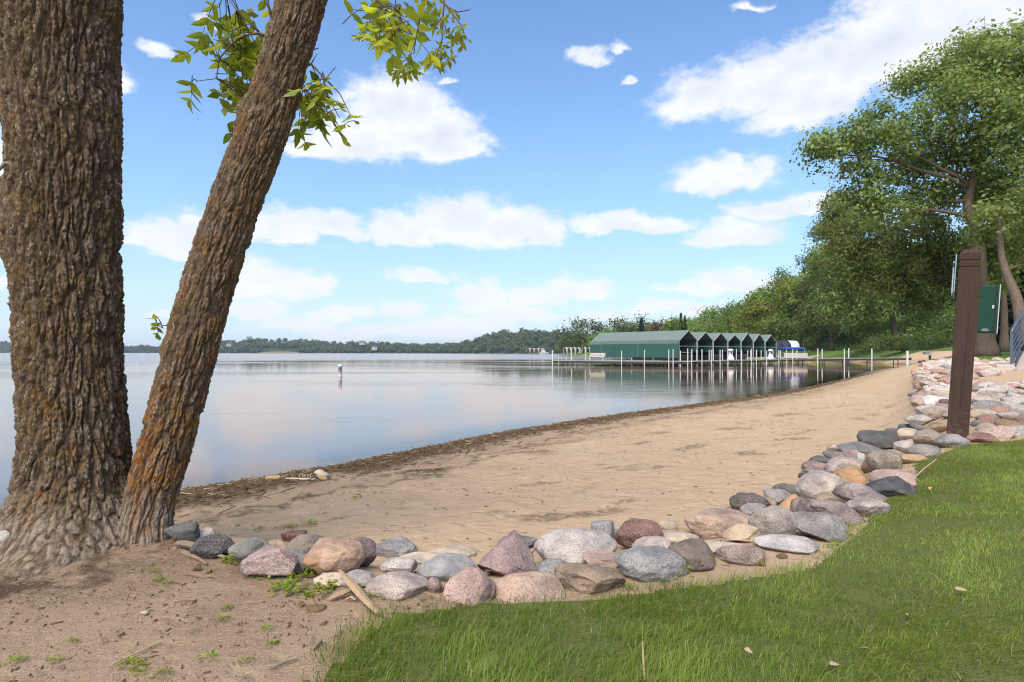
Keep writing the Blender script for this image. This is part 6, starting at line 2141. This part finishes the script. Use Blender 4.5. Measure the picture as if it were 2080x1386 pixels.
def weed(px, py, size, label, group, mat=None, seed=0, tall=0.6):
    r = np.random.default_rng(seed)
    g = gh(px, py)
    n = int(26 + 40 * size / 0.08)
    ang = r.uniform(0, 6.28, n)
    rr = size * r.random(n) ** 0.6
    hh = size * tall * r.random(n) * (1 - 0.5 * rr / size) + 0.006
    p = np.stack([np.cos(ang) * rr, np.sin(ang) * rr, hh], 1)
    dr = np.stack([np.cos(ang), np.sin(ang), r.uniform(-0.2, 0.7, n)], 1)
    dr /= np.linalg.norm(dr, axis=1)[:, None]
    sd_ = np.cross(dr, np.array([0, 0, 1.0]) + 0.5 * r.normal(size=(n, 3)))
    sd_ /= np.linalg.norm(sd_, axis=1)[:, None]
    L_ = size * r.uniform(0.22, 0.48, n)[:, None]
    V = np.stack([p - dr * L_ * .5, p + sd_ * L_ * .3, p + dr * L_ * .5, p - sd_ * L_ * .3], 1).reshape(-1, 3)
    o = link('weed', mesh_np('weed', V, np.arange(len(V)).reshape(-1, 4), mat or m_weed, False, {'tint': np.repeat(r.random(n), 4)}))
    o.location = g
    tag(o, label, 'weed', group)


WEEDS = [(584, 1200, .085, 'largest bright green weed clump left of the driftwood'), (536, 1172, .06, 'bright weed at the foot of the pink triangle boulder'), (668, 1188, .07, 'bright weed growing against the flat pale slab'), (650, 1208, .07, 'dull green weed between the largest clump and the slab'),
         (615, 1172, .075, 'broad bright weed below the orange tan boulder'), (470, 1142, .06, 'weed in front of the smooth grey green boulder'), (455, 1120, .05, 'weed sprouting by the black speckled boulder'), (720, 1204, .045, 'weed right of the flat pale slab'), (770, 1212, .055, 'weed below the long beige boulder'),
         (450, 1262, .032, 'small bright weed in the middle of the bare soil'), (272, 1354, .050, 'weed cluster at the bottom left of the soil'), (285, 1366, .035, 'weed below the bottom left weed cluster'), (423, 1340, .040, 'weed at the bottom middle of the soil'), (330, 1374, .035, 'weed at the bottom edge of the soil'),
         (540, 1280, .028, 'tiny weed on the soil between the clod and the lawn'), (460, 1238, .030, 'olive weed beside the brown crumbs'), (1376, 1168, .07, 'leafy vine sprig at the foot of the big dark grey speckled boulder'), (1282, 1200, .035, 'small sprig on the sand beside the flat faced brown block'), (1336, 1208, .028, 'tiny sprig at the grass edge'),
         (315, 1164, .030, 'tiny weed at the trunk foot left'), (322, 1180, .028, 'tiny weed below the trunk foot'), (340, 1188, .030, 'tiny weed right of the trunk foot'), (1700, 1092, .04, 'weed in front of the grey angular boulder'), (1696, 1114, .05, 'grass tuft on the bare sand beside the lawn'),
         (528, 1080, .045, 'weed on the sand left of the dark red rock'), (592, 1072, .04, 'weed on the sand above the dark red rock'), (632, 1066, .05, 'weed on the sand right of the dark red rock'), (632, 1008, .05, 'weed on the open sand below the bones'), (724, 1012, .05, 'weed on the open sand right of the bones'), (894, 970, .05, 'weed on the open sand in mid beach'),
         (145, 1308, .03, 'small weed on the soil at left'), (30, 1345, .035, 'weed near the bottom left corner'), (112, 1344, .03, 'weed right of the bottom left corner'), (500, 1346, .03, 'weed near the lawn at the bottom'), (552, 1312, .028, 'weed just left of the lawn corner')]
for k, (px, py, s, lab) in enumerate(WEEDS):
    weed(px, py, s, lab, 'small weeds', m_weed, 500 + k, 0.9 if 'vine' in lab or 'sand' in lab else 0.55)

# fallen leaves on the lawn
FL = [(1940, 1219, 13, 'pale fallen leaf on the lawn at right'), (1843, 1274, 9, 'small tan fallen leaf on the lawn'), (1768, 1346, 12, 'curled fallen leaf near the bottom of the lawn'), (1892, 1003, 8, 'orange fallen leaf on the lawn below the blue black slab'), (1512, 1343, 10, 'faded leaf in the grass at bottom middle'), (1685, 1378, 12, 'brown leaf stalk at the bottom edge of the lawn')]
for k, (px, py, s, lab) in enumerate(FL):
    g = gh(px, py, 0.045)
    o = link('fallen_leaf', leaf_mesh(60 + k, 1.0, 0.55))
    o.data.materials.clear()
    o.data.materials.append(m_straw if k != 3 else m_boneorange)
    sc_ = s * 2 * g.y / F / 0.15
    o.matrix_world = Matrix.Translation(g) @ Matrix.Rotation(1.3 * k, 4, 'Z') @ Matrix.Rotation(0.3, 4, 'X') @ Matrix.Scale(sc_, 4)
    tag(o, lab, 'leaf', 'fallen leaves')

# thin sprouts of grass on the open sand
n = 2600
sx_, sy_ = rng.uniform(-4, 16, n), rng.uniform(4, 34, n)
s_, e_ = land(sx_, sy_)[1:]
kp = (s_ > 1.0) & (e_ < -0.4) & (np.exp(-((s_ - 2.4) / 0.9) ** 2) + 0.25 * (fbm(sx_ * .8, sy_ * .8, 3, 2) > 0.25) > rng.random(n) * 1.0)
sx_, sy_ = sx_[kp], sy_[kp]
k_ = 5
sx_, sy_ = np.repeat(sx_, k_) + rng.normal(0, 0.03, len(sx_) * k_), np.repeat(sy_, k_) + rng.normal(0, 0.03, len(sy_) * k_)
n = len(sx_)
bm_ = blades(np.stack([sx_, sy_, land(sx_, sy_)[0]], 1), rng.uniform(0.02, 0.07, n), np.full(n, 0.004), rng.uniform(0.2, 1.2, n), rng.random(n), 'beach_sprouts', m_grass, 2)
tag(link('beach_sprouts', bm_), 'sparse thin grass sprouts along the middle of the beach', 'grass', kind='stuff')

# ------------------------------------------------------------------ summer haze over the lake
mh, t = material('haze_air')
vol = t.n('ShaderNodeVolumePrincipled', None, Color=(0.80, 0.88, 1.0), Density=0.00016, Anisotropy=0.3)
t.n('ShaderNodeOutputMaterial', None, Volume=vol.outputs[0])
o = MB().box((0, 1490, 29.0), (6400, 4200, 64.0)).build('haze', mh)
tag(o, 'thin pale summer haze over the lake', 'haze', kind='stuff')
SC.cycles.volume_bounces = 0
